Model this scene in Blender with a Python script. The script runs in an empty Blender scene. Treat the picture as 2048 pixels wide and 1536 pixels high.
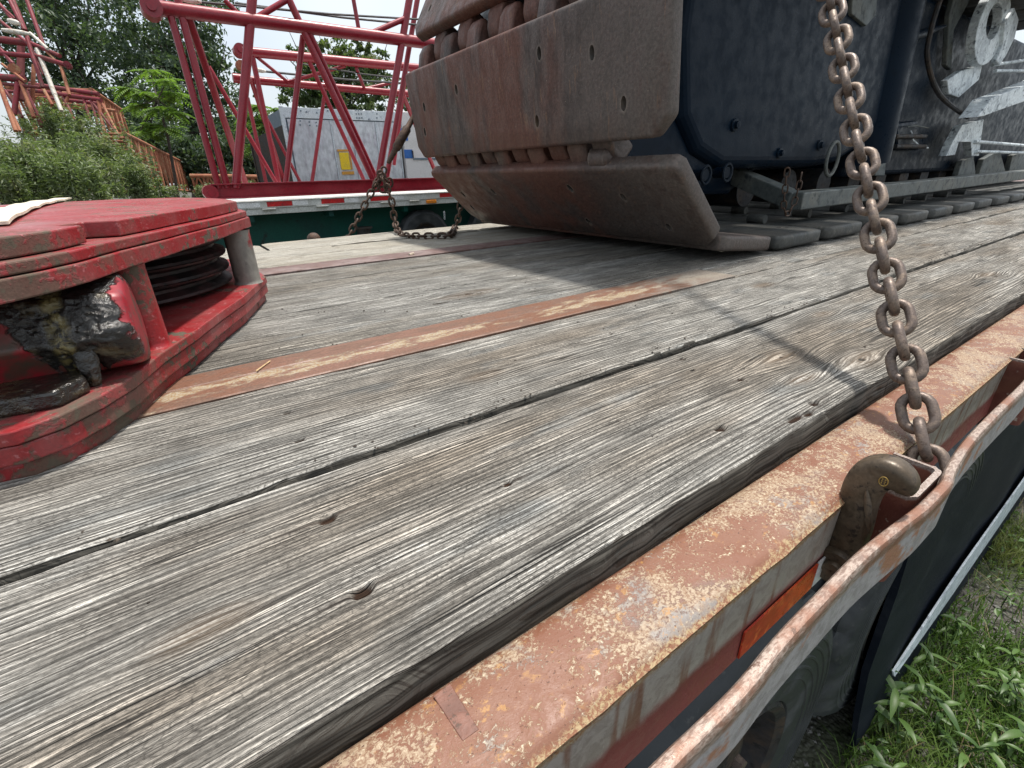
import bpy, bmesh, math, random
import numpy as np
from mathutils import Vector, Matrix
random.seed(7); RNG = np.random.default_rng(7)
S = bpy.context.scene
COL = S.collection
# ------------------------------------------------------------------ camera, sky, sun, exposure
CAM_Z = 0.30
FPX = 942.335829            # focal length in pixels of the 2048 px wide photograph
YAW, PITCH, ROLL = 0.604065344, 0.422599694, -0.0262989203
fw = np.array([math.sin(YAW)*math.cos(PITCH), math.cos(YAW)*math.cos(PITCH), -math.sin(PITCH)])
r_ = np.cross(fw, [0, 0, 1]); r_ /= np.linalg.norm(r_); u_ = np.cross(r_, fw)
RT = math.cos(ROLL)*r_ + math.sin(ROLL)*u_
UP = -math.sin(ROLL)*r_ + math.cos(ROLL)*u_
cd = bpy.data.cameras.new('camera'); cam = bpy.data.objects.new('camera', cd); COL.objects.link(cam)
cd.sensor_width = 36; cd.lens = FPX/2048*36; cd.clip_start = 0.01; cd.clip_end = 600
cam.matrix_world = Matrix(((RT[0], UP[0], -fw[0], 0), (RT[1], UP[1], -fw[1], 0), (RT[2], UP[2], -fw[2], CAM_Z), (0, 0, 0, 1)))
S.camera = cam
SUN = Vector((0.27, 0.05, 1.0)).normalized()
W = bpy.data.worlds.new('World'); S.world = W; W.use_nodes = True
wn = W.node_tree; bg = wn.nodes['Background']
sky = wn.nodes.new('ShaderNodeTexSky'); sky.sky_type = 'NISHITA'; sky.sun_disc = False
sky.sun_elevation = math.asin(SUN.z); sky.sun_rotation = math.atan2(SUN.x, SUN.y)
sky.air_density = 1.0; sky.dust_density = 5.0; sky.ozone_density = 0.8
# thin bright overcast veil over the blue
tcs = wn.nodes.new('ShaderNodeTexCoord'); nzs = wn.nodes.new('ShaderNodeTexNoise'); nzs.inputs['Scale'].default_value = 2.2; nzs.inputs['Detail'].default_value = 5
mps = wn.nodes.new('ShaderNodeMapRange'); mps.inputs[1].default_value = .35; mps.inputs[2].default_value = .65; mps.inputs[3].default_value = .5; mps.inputs[4].default_value = .85
mxs = wn.nodes.new('ShaderNodeMix'); mxs.data_type = 'RGBA'; mxs.inputs[7].default_value = (4.6, 4.95, 5.15, 1)
wn.links.new(tcs.outputs['Generated'], nzs.inputs['Vector']); wn.links.new(nzs.outputs[0], mps.inputs[0]); wn.links.new(mps.outputs[0], mxs.inputs[0]); wn.links.new(sky.outputs[0], mxs.inputs[6])
wn.links.new(mxs.outputs[2], bg.inputs[0]); bg.inputs[1].default_value = 0.15
sl = bpy.data.lights.new('sun', 'SUN'); sl.energy = 3.7; sl.angle = math.radians(4.0); sl.color = (1, 0.95, 0.88)
so = bpy.data.objects.new('sun', sl); COL.objects.link(so)
so.rotation_euler = SUN.to_track_quat('Z', 'Y').to_euler(); so.location = (3, 0, 8)
S.view_settings.view_transform = 'Standard'; S.view_settings.look = 'None'
S.view_settings.exposure = 0.56; S.view_settings.gamma = 1

# ------------------------------------------------------------------ places: a viewing ray met with a plane of the scene
def ray(x, y):
    return RT*((x-1024)/FPX) - UP*((y-768)/FPX) + fw
def onz(x, y, z): d = ray(x, y); return Vector(d*((z-CAM_Z)/d[2])) + Vector((0, 0, CAM_Z))
def ony(x, y, Y): d = ray(x, y); return Vector(d*(Y/d[1])) + Vector((0, 0, CAM_Z))
def atd(x, y, D): return Vector(ray(x, y)*D) + Vector((0, 0, CAM_Z))

# ------------------------------------------------------------------ node helpers
class NT:
    def __init__(s, name):
        s.m = bpy.data.materials.new(name); s.m.use_nodes = True; s.t = s.m.node_tree
        s.b = s.t.nodes['Principled BSDF']; s.out = s.t.nodes['Material Output']
        s.pos = s.n('NewGeometry').outputs['Position']
    def n(s, k, **kw):
        o = s.t.nodes.new('ShaderNode'+k)
        for a, v in kw.items(): setattr(o, a, v)
        return o
    def put(s, sock, v):
        if isinstance(v, bpy.types.NodeSocket): s.t.links.new(v, sock)
        elif v is not None:
            if sock.type == 'RGBA' and len(v) == 3: v = (*v, 1)
            sock.default_value = v
    def math(s, op, a, b=None, c=None, clamp=False):
        o = s.n('Math', operation=op, use_clamp=clamp)
        for i, v in enumerate((a, b, c)): 
            if v is not None: s.put(o.inputs[i], v)
        return o.outputs[0]
    def vmul(s, v, k, add=None):
        o = s.n('VectorMath', operation='MULTIPLY'); s.put(o.inputs[0], v); o.inputs[1].default_value = k
        if add is None: return o.outputs[0]
        p = s.n('VectorMath', operation='ADD'); s.put(p.inputs[0], o.outputs[0]); s.put(p.inputs[1], add); return p.outputs[0]
    def noise(s, vec, scale, detail=4, rough=0.55, dist=0):
        o = s.n('TexNoise'); s.put(o.inputs['Vector'], vec); o.inputs['Scale'].default_value = scale
        o.inputs['Detail'].default_value = detail; o.inputs['Roughness'].default_value = rough; o.inputs['Distortion'].default_value = dist
        return o.outputs[0]
    def vor(s, vec, scale, feat='F1'):
        o = s.n('TexVoronoi', feature=feat); s.put(o.inputs['Vector'], vec); o.inputs['Scale'].default_value = scale
        return o.outputs[0]
    def step(s, v, a, b, c=0.0, d=1.0):
        o = s.n('MapRange', interpolation_type='SMOOTHSTEP'); s.put(o.inputs[0], v)
        for i, k in enumerate((a, b, c, d)): o.inputs[i+1].default_value = k
        return o.outputs[0]
    def mix(s, f, a, b, mode='MIX'):
        o = s.n('Mix', data_type='RGBA', blend_type=mode); s.put(o.inputs[0], f); s.put(o.inputs[6], a); s.put(o.inputs[7], b)
        return o.outputs[2]
    def bump(s, h, strength, dist, normal=None):
        o = s.n('Bump'); o.inputs['Strength'].default_value = strength; o.inputs['Distance'].default_value = dist
        s.put(o.inputs['Height'], h)
        if normal: s.put(o.inputs['Normal'], normal)
        return o.outputs[0]
    def sep(s, v):
        o = s.n('SeparateXYZ'); s.put(o.inputs[0], v); return o.outputs
    def comb(s, x, y, z):
        o = s.n('CombineXYZ'); s.put(o.inputs[0], x); s.put(o.inputs[1], y); s.put(o.inputs[2], z); return o.outputs[0]
    def edge(s, radius):
        b = s.n('Bevel', samples=4); b.inputs['Radius'].default_value = radius
        d = s.n('VectorMath', operation='DOT_PRODUCT'); s.put(d.inputs[0], b.outputs[0]); s.put(d.inputs[1], s.n('NewGeometry').outputs['Normal'])
        return s.step(d.outputs['Value'], .985, .80)
    def set(s, **kw):
        mp = dict(color='Base Color', rough='Roughness', metal='Metallic', normal='Normal', spec='Specular IOR Level', coat='Coat Weight', coatr='Coat Roughness', sheen='Sheen Weight')
        for k, v in kw.items(): s.put(s.b.inputs[mp[k]], v)
        return s.m

def worn(name, base, second, third=None, s1=6, s2=30, t1=(.45, .6), t2=(.55, .65), rough=(.5, .8), metal=0, bump=.3, bd=.002, bs=60, stretch=(1, 1, 1), specks=None, spec=.4):
    """painted or bare metal with two irregular layers of wear, fine relief and uneven gloss"""
    t = NT(name); v = t.vmul(t.pos, stretch)
    n1 = t.noise(v, s1, 6, .62, .3); n2 = t.noise(v, s2, 5, .65, .2); n3 = t.noise(v, bs, 4, .6)
    m1 = t.step(n1, *t1); c = t.mix(m1, base, second); m2 = t.step(n2, *t2)
    if third: c = t.mix(m2, c, third)
    fine = t.step(n3, .3, .7, .78, 1.12)
    c = t.mix(1.0, c, t.comb(fine, fine, fine), 'MULTIPLY')
    if specks:
        sp = t.step(t.noise(v, specks[1], 3, .7), specks[2], specks[2]+.06); c = t.mix(sp, c, specks[0])
    r = t.step(t.math('ADD', t.math('MULTIPLY', n1, .5), t.math('MULTIPLY', n2, .5)), .35, .65, rough[0], rough[1])
    h = t.math('ADD', t.math('MULTIPLY', m2, .5), n3); h = t.math('ADD', h, t.math('MULTIPLY', m1, .4))
    return t.set(color=c, rough=r, metal=metal, normal=t.bump(h, bump, bd), spec=spec)

def m_wood(name, light=(.63, .61, .56), dark=(.030, .027, .023), tint=(.36, .29, .215), knots=(), rot=0):
    t = NT(name); x, y, z = t.sep(t.pos)
    rnd = t.n('ObjectInfo').outputs['Random']; off = t.math('MULTIPLY', rnd, 37.0)
    yy = y
    halo = None
    for kx, ky, rr, amp in knots:            # grain swings round the knots
        dx = t.math('MULTIPLY', t.math('SUBTRACT', x, kx), .42/rr); dy = t.math('DIVIDE', t.math('SUBTRACT', y, ky), rr)
        d2 = t.math('ADD', t.math('MULTIPLY', dx, dx), t.math('MULTIPLY', dy, dy))
        g = t.math('POWER', 2.718, t.math('MULTIPLY', d2, -1.0))
        yy = t.math('SUBTRACT', yy, t.math('MULTIPLY', t.math('MULTIPLY', g, dy), amp*rr))
        halo = g if halo is None else t.math('MAXIMUM', halo, g)
    wob = t.math('MULTIPLY', t.math('SUBTRACT', t.noise(t.comb(t.math('MULTIPLY', x, 1.3), t.math('MULTIPLY', y, 2), off), 1, 2), .5), .016)
    wob2 = t.math('MULTIPLY', t.math('SUBTRACT', t.noise(t.comb(t.math('MULTIPLY', x, 9), t.math('MULTIPLY', y, 30), off), 1, 2), .5), .0022)
    v = t.math('ADD', t.math('ADD', yy, wob), wob2)
    lf = t.noise(t.comb(t.math('MULTIPLY', x, .7), t.math('MULTIPLY', y, 26), off), 1, 2, .5)
    ph = t.math('ADD', t.math('MULTIPLY', v, 1080), t.math('MULTIPLY', lf, 34))
    sw = t.math('ADD', t.math('MULTIPLY', t.math('SINE', ph), .5), .5)                    # annual rings cut as even ridges
    n1_ = t.noise(t.comb(t.math('MULTIPLY', x, 1.5), t.math('MULTIPLY', v, 330), off), 1, 3, .6)
    g1 = t.math('ADD', t.math('MULTIPLY', sw, .5), t.math('MULTIPLY', n1_, .7))
    g2 = t.noise(t.comb(t.math('MULTIPLY', x, 12), t.math('MULTIPLY', v, 900), off), 1, 3, .65)
    g3 = t.noise(t.comb(t.math('MULTIPLY', x, 210), t.math('MULTIPLY', v, 760), off), 1, 3, .75)
    chk = t.n('TexVoronoi', feature='DISTANCE_TO_EDGE'); t.put(chk.inputs['Vector'], t.comb(t.math('MULTIPLY', x, 95), t.math('MULTIPLY', v, 300), off)); chk.inputs['Scale'].default_value = 1
    check = t.math('MULTIPLY', t.step(chk.outputs['Distance'], .0, .10, 1, 0), t.step(t.noise(t.comb(t.math('MULTIPLY', x, 9), t.math('MULTIPLY', y, 16), off), 1, 3), .44, .58))
    big = t.noise(t.comb(t.math('MULTIPLY', x, 5.5), t.math('MULTIPLY', y, 15), off), 1, 6, .68)
    big2 = t.noise(t.comb(t.math('MULTIPLY', x, 1.1), t.math('MULTIPLY', y, 5), t.math('ADD', off, 9)), 1, 4, .55)
    cr = t.noise(t.comb(t.math('MULTIPLY', x, 1.0), t.math('MULTIPLY', v, 46), t.math('ADD', off, 3)), 1, 2, .5)
    crk = t.math('ABSOLUTE', t.math('SUBTRACT', cr, .5))
    seg = t.step(t.noise(t.comb(t.math('MULTIPLY', x, 2.6), t.math('MULTIPLY', y, 22), t.math('ADD', off, 5)), 1, 3), .5, .62)
    crack = t.math('MULTIPLY', t.step(crk, .0, .014, 1, 0), seg)
    cr2 = t.noise(t.comb(t.math('MULTIPLY', x, 3.5), t.math('MULTIPLY', v, 130), t.math('ADD', off, 13)), 1, 2, .5)
    crack2 = t.math('MULTIPLY', t.step(t.math('ABSOLUTE', t.math('SUBTRACT', cr2, .5)), .0, .03, 1, 0), t.step(big, .42, .58))
    # ridges (hard late wood stands proud and pale, soft wood sinks and is dirty)
    ridge = t.step(g1, .40, .62)
    gro = t.step(g2, .38, .58)
    val = t.math('MULTIPLY', t.math('ADD', t.math('MULTIPLY', ridge, .64), .36), t.math('ADD', t.math('MULTIPLY', gro, .55), .45))
    val = t.math('MULTIPLY', val, t.step(g3, .32, .60, .42, 1.0))
    val = t.math('MULTIPLY', val, t.step(big, .32, .64, .50, 1.15))
    val = t.math('MULTIPLY', val, t.math('SUBTRACT', 1, t.math('MULTIPLY', crack, .93)))
    val = t.math('MULTIPLY', val, t.math('SUBTRACT', 1, t.math('MULTIPLY', crack2, .7)))
    val = t.math('MULTIPLY', val, t.math('SUBTRACT', 1, t.math('MULTIPLY', check, .5)))
    tone = t.mix(t.step(big2, .42, .68, 0, .75), light, tint)
    tone = t.mix(t.step(t.noise(t.comb(t.math('MULTIPLY', x, 6), t.math('MULTIPLY', y, 16), t.math('ADD', off, 21)), 1, 4, .6), .54, .72, 0, .6), tone, (.30, .325, .33, 1))
    col = t.mix(val, dark, tone)
    if halo is not None: col = t.mix(t.math('MULTIPLY', t.math('MULTIPLY', t.step(halo, .25, .95), t.step(g2, .35, .6, 1, .45)), .75), col, (.10, .07, .045, 1))
    at = t.n('Attribute', attribute_name='hole').outputs['Fac']
    col = t.mix(at, col, (.035, .018, .010, 1))
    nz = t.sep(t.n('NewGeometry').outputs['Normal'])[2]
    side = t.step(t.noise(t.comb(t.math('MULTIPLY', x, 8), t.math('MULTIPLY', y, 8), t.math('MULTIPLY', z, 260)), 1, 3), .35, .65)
    scol = t.mix(side, (.026, .024, .02, 1), (.13, .122, .105, 1))  # grey side faces, darkened: the shade on them is painted in
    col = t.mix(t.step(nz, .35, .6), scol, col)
    h = t.math('ADD', t.math('MULTIPLY', ridge, .5), t.math('MULTIPLY', gro, .28)); h = t.math('ADD', h, t.math('MULTIPLY', g3, .18))
    h = t.math('SUBTRACT', h, t.math('MULTIPLY', crack, 1.6)); h = t.math('SUBTRACT', h, t.math('MULTIPLY', crack2, .5))
    return t.set(color=col, rough=.86, normal=t.bump(h, 1.0, .0030), spec=.25)

def m_leaf(name, c1, c2, c3, trans=.35, rough=.5, sc=1.5):
    t = NT(name); a = t.n('Attribute', attribute_name='rnd').outputs['Fac']
    c = t.mix(t.step(a, .0, 1.0), c1, c2); c = t.mix(t.step(t.noise(t.pos, sc, 3), .5, .7, 0, .7), c, c3)
    t.set(color=c, rough=rough, spec=.35)
    tr = t.n('BsdfTranslucent'); t.put(tr.inputs[0], t.mix(1.0, c, (1.1, 1.25, .5, 1), 'MULTIPLY'))
    mx = t.n('MixShader'); mx.inputs[0].default_value = trans
    t.t.links.new(t.b.outputs[0], mx.inputs[1]); t.t.links.new(tr.outputs[0], mx.inputs[2]); t.t.links.new(mx.outputs[0], t.out.inputs[0])
    return t.m

M = {}
M['chain'] = worn('chain_steel', (.13, .10, .085), (.20, .15, .115), (.085, .06, .048), 60, 180, rough=(.38, .62), metal=.35, bump=.35, bd=.0006, bs=500)
M['chain_dark'] = worn('dark_rusty_chain', (.06, .038, .028), (.10, .06, .04), (.03, .02, .016), 40, 120, rough=(.5, .75), metal=.3, bump=.3, bd=.001, bs=300)
M['hook'] = worn('forged_hook', (.075, .054, .034), (.11, .082, .055), (.03, .022, .017), 30, 90, rough=(.34, .55), metal=.25, bump=.3, bd=.0006, bs=260, spec=.5)
M['brass'] = worn('gold_mark', (.45, .30, .08), (.3, .2, .06), None, 60, 90, rough=(.4, .6), metal=.5)
M['rim_black'] = worn('dark_metal', (.02, .02, .022), (.05, .035, .025), (.01, .01, .01), 12, 40, rough=(.5, .8))
M['under'] = worn('trailer_underframe', (.03, .02, .018), (.06, .03, .02), (.015, .012, .012), 6, 30, rough=(.6, .9))
def m_shoe():
    t = NT('track_shoe_rusty_steel'); x, y, z = t.sep(t.pos); v = t.vmul(t.pos, (1, 1, .35))
    n1 = t.noise(v, 4.5, 6, .62, .3); n2 = t.noise(v, 22, 6, .68, .3); n3 = t.noise(t.pos, 110, 5, .65); n4 = t.noise(t.vmul(t.pos, (1, 1, .08)), 75, 4, .6)
    c = t.mix(t.step(n2, .4, .62), (.085, .062, .054, 1), (.055, .040, .036, 1)); 
    red = t.math('MULTIPLY', t.step(t.math('ADD', y, t.math('MULTIPLY', n1, .5)), 1.50, 1.80), t.step(n1, .38, .56)); c = t.mix(t.math('MULTIPLY', red, .8), c, (.125, .048, .032, 1))
    c = t.mix(t.step(n4, .60, .68, 0, .55), c, (.19, .105, .06, 1))
    gy = t.math('MULTIPLY', t.step(t.math('ADD', y, t.math('MULTIPLY', n1, .6)), 1.75, 1.15), t.step(n2, .3, .6)); c = t.mix(t.math('MULTIPLY', gy, .75), c, (.13, .112, .098, 1))
    eg = t.edge(.016); c = t.mix(t.math('MULTIPLY', eg, t.step(n2, .36, .56, .2, .9)), c, (.21, .175, .145, 1))
    fine = t.step(n3, .3, .7, .72, 1.18); c = t.mix(1.0, c, t.comb(fine, fine, fine), 'MULTIPLY')
    sp = t.step(t.noise(t.pos, 150, 2, .7), .70, .75); c = t.mix(sp, c, (.22, .19, .16, 1))
    h = t.math('ADD', n3, t.math('ADD', t.math('MULTIPLY', n2, 1.4), t.math('MULTIPLY', n4, .5)))
    return t.set(color=c, rough=t.step(n2, .35, .65, .42, .72), metal=.15, normal=t.bump(h, .5, .004))
M['shoe'] = m_shoe()
M['shoe_side'] = worn('track_shoe_worn_grey', (.12, .11, .10), (.15, .11, .08), (.07, .06, .055), 5, 22, rough=(.45, .7), metal=.2, bump=.4, bd=.003, bs=90)
def m_blue():
    t = NT('dark_blue_frame_paint'); x, y, z = t.sep(t.pos); n1 = t.noise(t.pos, 2.6, 6, .6); n2 = t.noise(t.pos, 16, 6, .68); n3 = t.noise(t.pos, 90, 4, .6)
    c = t.mix(t.step(n1, .4, .7), (.0026, .0092, .0200, 1), (.0042, .0120, .0240, 1))
    low = t.math('MULTIPLY', t.step(t.math('ADD', z, t.math('MULTIPLY', n1, .3)), .66, .40), t.step(n2, .36, .62)); c = t.mix(t.math('MULTIPLY', low, .35), c, (.020, .021, .024, 1))
    scr = t.math('MULTIPLY', t.step(t.noise(t.vmul(t.pos, (40, 1, 1.2)), 3, 3, .7), .64, .68), t.step(n1, .48, .56)); c = t.mix(t.math('MULTIPLY', scr, .0), c, (.06, .085, .11, 1))
    scr2 = t.math('MULTIPLY', t.step(t.noise(t.vmul(t.pos, (1.5, 1, 60)), 3, 3, .7), .66, .70), t.step(n2, .46, .56)); c = t.mix(t.math('MULTIPLY', scr2, .05), c, (.05, .07, .09, 1))
    grs = t.step(n2, .58, .66); c = t.mix(t.math('MULTIPLY', grs, .25), c, (.005, .008, .012, 1))
    eg = t.edge(.01); c = t.mix(t.math('MULTIPLY', eg, t.step(n2, .4, .6, 0, .5)), c, (.04, .05, .06, 1))
    return t.set(color=c, rough=t.step(n2, .35, .65, .26, .5), normal=t.bump(t.math('ADD', n2, t.math('MULTIPLY', n3, .5)), .12, .005), spec=.09)
M['blue'] = m_blue()
M['greyframe'] = worn('grey_guard_paint', (.095, .11, .108), (.14, .145, .13), (.05, .058, .06), 5, 20, rough=(.4, .65), bump=.2, bd=.002)
M['lugpaint'] = worn('pale_lug_metal', (.70, .76, .78), (.5, .55, .58), (.16, .19, .22), 7, 25, rough=(.3, .55), bump=.3, bd=.003)
M['blockred'] = None
M['grease'] = None
M['sheave'] = worn('sheave_black', (.010, .008, .008), (.03, .010, .010), (.008, .008, .008), 10, 40, rough=(.35, .7), bump=.4, bd=.002)
M['postgrey'] = worn('scuffed_red_post', (.20, .19, .17), (.28, .02, .025), (.10, .09, .08), 14, 40, (.55, .62), (.58, .7), rough=(.4, .65), bump=.25, bd=.0015, stretch=(1, 1, .6))
M['boomred'] = worn('boom_red_paint', (.25, .008, .020), (.28, .016, .028), (.12, .018, .022), 2.5, 20, (.45, .6), (.66, .74), rough=(.28, .48), bump=.1, bd=.002, spec=.55)
M['boomdark'] = worn('old_boom_red_paint', (.20, .018, .03), (.16, .035, .035), (.10, .04, .035), 2.0, 9, (.45, .6), (.52, .66), rough=(.5, .75), bump=.2, bd=.003)
M['boomrust'] = worn('rusted_boom_orange', (.36, .14, .075), (.28, .09, .05), (.38, .24, .14), 2.0, 8, (.45, .6), (.52, .66), rough=(.6, .85), bump=.2, bd=.003)
M['pinsocket'] = worn('pale_pendant_socket', (.62, .60, .54), (.45, .38, .3), (.3, .2, .14), 9, 30, (.5, .65), rough=(.5, .7), bump=.2)
M['cable'] = worn('wire_rope', (.035, .04, .045), (.06, .06, .06), None, 20, 60, rough=(.5, .7), bump=.4, bs=300)
M['whiterail'] = worn('weathered_white_rail', (.55, .56, .54), (.46, .46, .43), (.24, .22, .19), 3.0, 14, (.45, .65), (.62, .74), rough=(.5, .7), bump=.15, bd=.002)
M['tapered'] = worn('red_reflective_tape', (.55, .03, .03), (.42, .025, .03), (.2, .03, .03), 6, 30, rough=(.25, .4), bump=.05)
M['tapewhite'] = worn('white_reflective_tape', (.74, .75, .76), (.66, .66, .66), (.4, .38, .36), 8, 40, t2=(.66, .74), rough=(.25, .4), bump=.05)
M['tapeorange'] = worn('orange_red_reflective_tape', (.62, .075, .02), (.5, .045, .02), (.72, .16, .04), 10, 70, rough=(.22, .4), bump=.1, spec=.6)
M['amber'] = worn('amber_lens', (.75, .26, .03), (.65, .2, .03), None, 20, 60, rough=(.15, .3), bump=.1)
M['green'] = worn('dark_green_frame_paint', (.004, .075, .06), (.005, .055, .05), (.012, .02, .02), 1.6, 9, (.4, .62), (.6, .72), rough=(.35, .6), bump=.1)
M['galv'] = worn('galvanised_sheet', (.50, .52, .56), (.58, .60, .63), (.42, .40, .45), 1.4, 7, (.4, .62), (.5, .7), rough=(.32, .5), metal=.35, bump=.12, bd=.004, bs=12, stretch=(1, 1, .5))
M['galvlight'] = worn('galvanised_band', (.55, .60, .64), (.62, .66, .68), (.42, .45, .5), 2, 12, rough=(.35, .5), metal=.3, bump=.1)
M['seam'] = worn('dark_seam', (.12, .16, .2), (.16, .2, .24), None, 5, 20, rough=(.5, .7))
M['cream'] = worn('pale_grey_enclosure', (.62, .60, .60), (.56, .55, .54), (.45, .43, .42), 2, 10, (.5, .7), (.6, .75), rough=(.4, .6), bump=.08)
M['bluelabel'] = worn('blue_label', (.02, .11, .38), (.03, .13, .4), None, 6, 20, rough=(.4, .6), bump=.05)
M['yellow'] = worn('yellow_label', (.80, .56, .02), (.7, .5, .04), None, 10, 20, rough=(.4, .6), bump=.05)
M['orangelabel'] = worn('orange_label', (.62, .30, .05), (.5, .24, .05), None, 30, 60, (.5, .55), rough=(.4, .6), bump=.05)
M['strap'] = worn('off_white_strap', (.66, .62, .5), (.58, .53, .42), (.4, .36, .27), 8, 60, rough=(.8, .95), bump=.6, bd=.001, bs=300)
M['bark'] = worn('bark', (.045, .035, .028), (.08, .065, .05), None, 4, 20, rough=(.8, .95), bump=.8, bd=.02, bs=8, stretch=(1, 1, .3))
M['steelstrip'] = None

def m_tyre():
    t = NT('tyre_rubber'); n1 = t.noise(t.pos, 9, 5, .6); n2 = t.noise(t.pos, 60, 4, .65)
    c = t.mix(t.step(n1, .42, .72), (.022, .026, .030, 1), (.06, .065, .068, 1)); c = t.mix(t.step(n2, .6, .72, 0, .6), c, (.08, .08, .078, 1))
    return t.set(color=c, rough=t.step(n1, .4, .7, .5, .8), normal=t.bump(n2, .3, .002), spec=.45)
M['tyre'] = m_tyre()

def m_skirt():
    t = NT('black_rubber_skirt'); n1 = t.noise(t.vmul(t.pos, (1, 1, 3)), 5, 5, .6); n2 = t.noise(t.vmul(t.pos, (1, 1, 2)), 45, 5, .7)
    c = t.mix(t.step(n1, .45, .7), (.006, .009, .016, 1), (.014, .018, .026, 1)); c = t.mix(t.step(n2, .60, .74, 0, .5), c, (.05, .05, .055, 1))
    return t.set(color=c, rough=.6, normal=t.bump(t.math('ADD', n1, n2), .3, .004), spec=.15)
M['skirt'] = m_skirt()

def m_blockred():
    t = NT('chipped_red_paint'); p = t.pos
    n1 = t.noise(p, 13, 6, .62, .4); n2 = t.noise(p, 48, 6, .68, .2); n3 = t.noise(p, 300, 3, .6); big = t.noise(p, 5, 4, .55)
    fade = t.noise(t.vmul(p, (1, 1, .4)), 9, 5, .65)
    c = t.mix(t.step(fade, .38, .66), (.245, .010, .014, 1), (.27, .048, .052, 1))
    scr = t.step(t.noise(t.vmul(p, (1, .3, 1)), 160, 3, .6), .60, .68); c = t.mix(t.math('MULTIPLY', scr, .45), c, (.5, .20, .21, 1))
    pinch = t.math('ADD', t.math('MULTIPLY', n1, .6), t.math('MULTIPLY', n2, .4))
    chip = t.step(pinch, .56, .575)
    mud = t.mix(n2, (.05, .040, .028, 1), (.105, .085, .058, 1))
    c = t.mix(chip, c, mud)
    y = t.sep(p)[1]; x = t.sep(p)[0]                          # caked dirt round the near, greasy end
    dirt = t.math('MULTIPLY', t.step(y, .62, 1.05, 1, 0), t.step(t.math('ADD', t.math('MULTIPLY', n1, .65), t.math('MULTIPLY', n2, .35)), .47, .52))
    c = t.mix(t.math('MULTIPLY', dirt, .9), c, mud)
    fine = t.step(n3, .3, .7, .85, 1.1); c = t.mix(1.0, c, t.comb(fine, fine, fine), 'MULTIPLY')
    eg = t.math('MULTIPLY', t.edge(.005), t.step(t.math('ADD', t.math('MULTIPLY', n2, .6), t.math('MULTIPLY', n1, .4)), .46, .53)); c = t.mix(t.math('MULTIPLY', eg, .9), c, mud)
    film = t.step(t.math('ADD', t.math('MULTIPLY', fade, .6), t.math('MULTIPLY', n2, .4)), .42, .70); c = t.mix(t.math('MULTIPLY', film, .38), c, (.13, .085, .065, 1))
    anyc = t.math('MAXIMUM', t.math('MAXIMUM', chip, dirt), eg)
    r = t.math('ADD', t.math('MULTIPLY', anyc, .3), t.step(n1, .4, .6, .34, .52))
    h = t.math('ADD', t.math('MULTIPLY', anyc, -.8), t.math('MULTIPLY', n3, .35)); h = t.math('ADD', h, t.math('MULTIPLY', n1, .8))
    return t.set(color=c, rough=r, normal=t.bump(h, .5, .0022), spec=.45)
M['blockred'] = m_blockred()

def m_grease():
    t = NT('thick_black_grease_on_red'); p = t.pos
    n1 = t.noise(p, 12, 5, .6, .5); n2 = t.noise(p, 70, 5, .7, .6); v = t.vor(p, 60)
    x, y, z = t.sep(p)
    m = t.math('ADD', t.math('MULTIPLY', n1, .7), t.math('MULTIPLY', n2, .3))
    # grease lies thick on the upper right of the hub, red paint shows elsewhere
    at = t.n('Attribute', attribute_name='grease').outputs['Fac']
    gm = t.step(t.math('ADD', at, t.math('MULTIPLY', t.math('SUBTRACT', n2, .5), .8)), .16, .30)
    red = t.mix(t.step(n2, .5, .6), (.24, .008, .016, 1), (.17, .02, .025, 1)); red = t.mix(t.step(n1, .54, .6), red, (.06, .045, .03, 1))
    gc = t.mix(t.step(t.noise(p, 26, 4), .5, .68), (.012, .011, .010, 1), (.09, .07, .035, 1))
    streak = t.math('MULTIPLY', t.step(t.math('ABSOLUTE', t.math('SUBTRACT', x, -.135)), .004, .014, 1, 0), t.step(n2, .38, .6)); gc = t.mix(t.math('MULTIPLY', streak, .75), gc, (.22, .18, .07, 1))
    grime = t.math('MULTIPLY', t.step(x, -.075, -.10), t.step(n1, .40, .56)); red = t.mix(t.math('MULTIPLY', grime, .85), red, (.045, .034, .022, 1))
    c = t.mix(gm, red, gc)
    h = t.math('MULTIPLY', gm, t.math('ADD', t.math('MULTIPLY', n2, .9), t.math('MULTIPLY', v, -.35)))
    h = t.math('ADD', h, t.math('MULTIPLY', gm, .4))
    return t.set(color=c, rough=t.math('ADD', t.math('MULTIPLY', gm, -.27), .45), normal=t.bump(h, .9, .005), spec=.6)
M['grease'] = m_grease()

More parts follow.
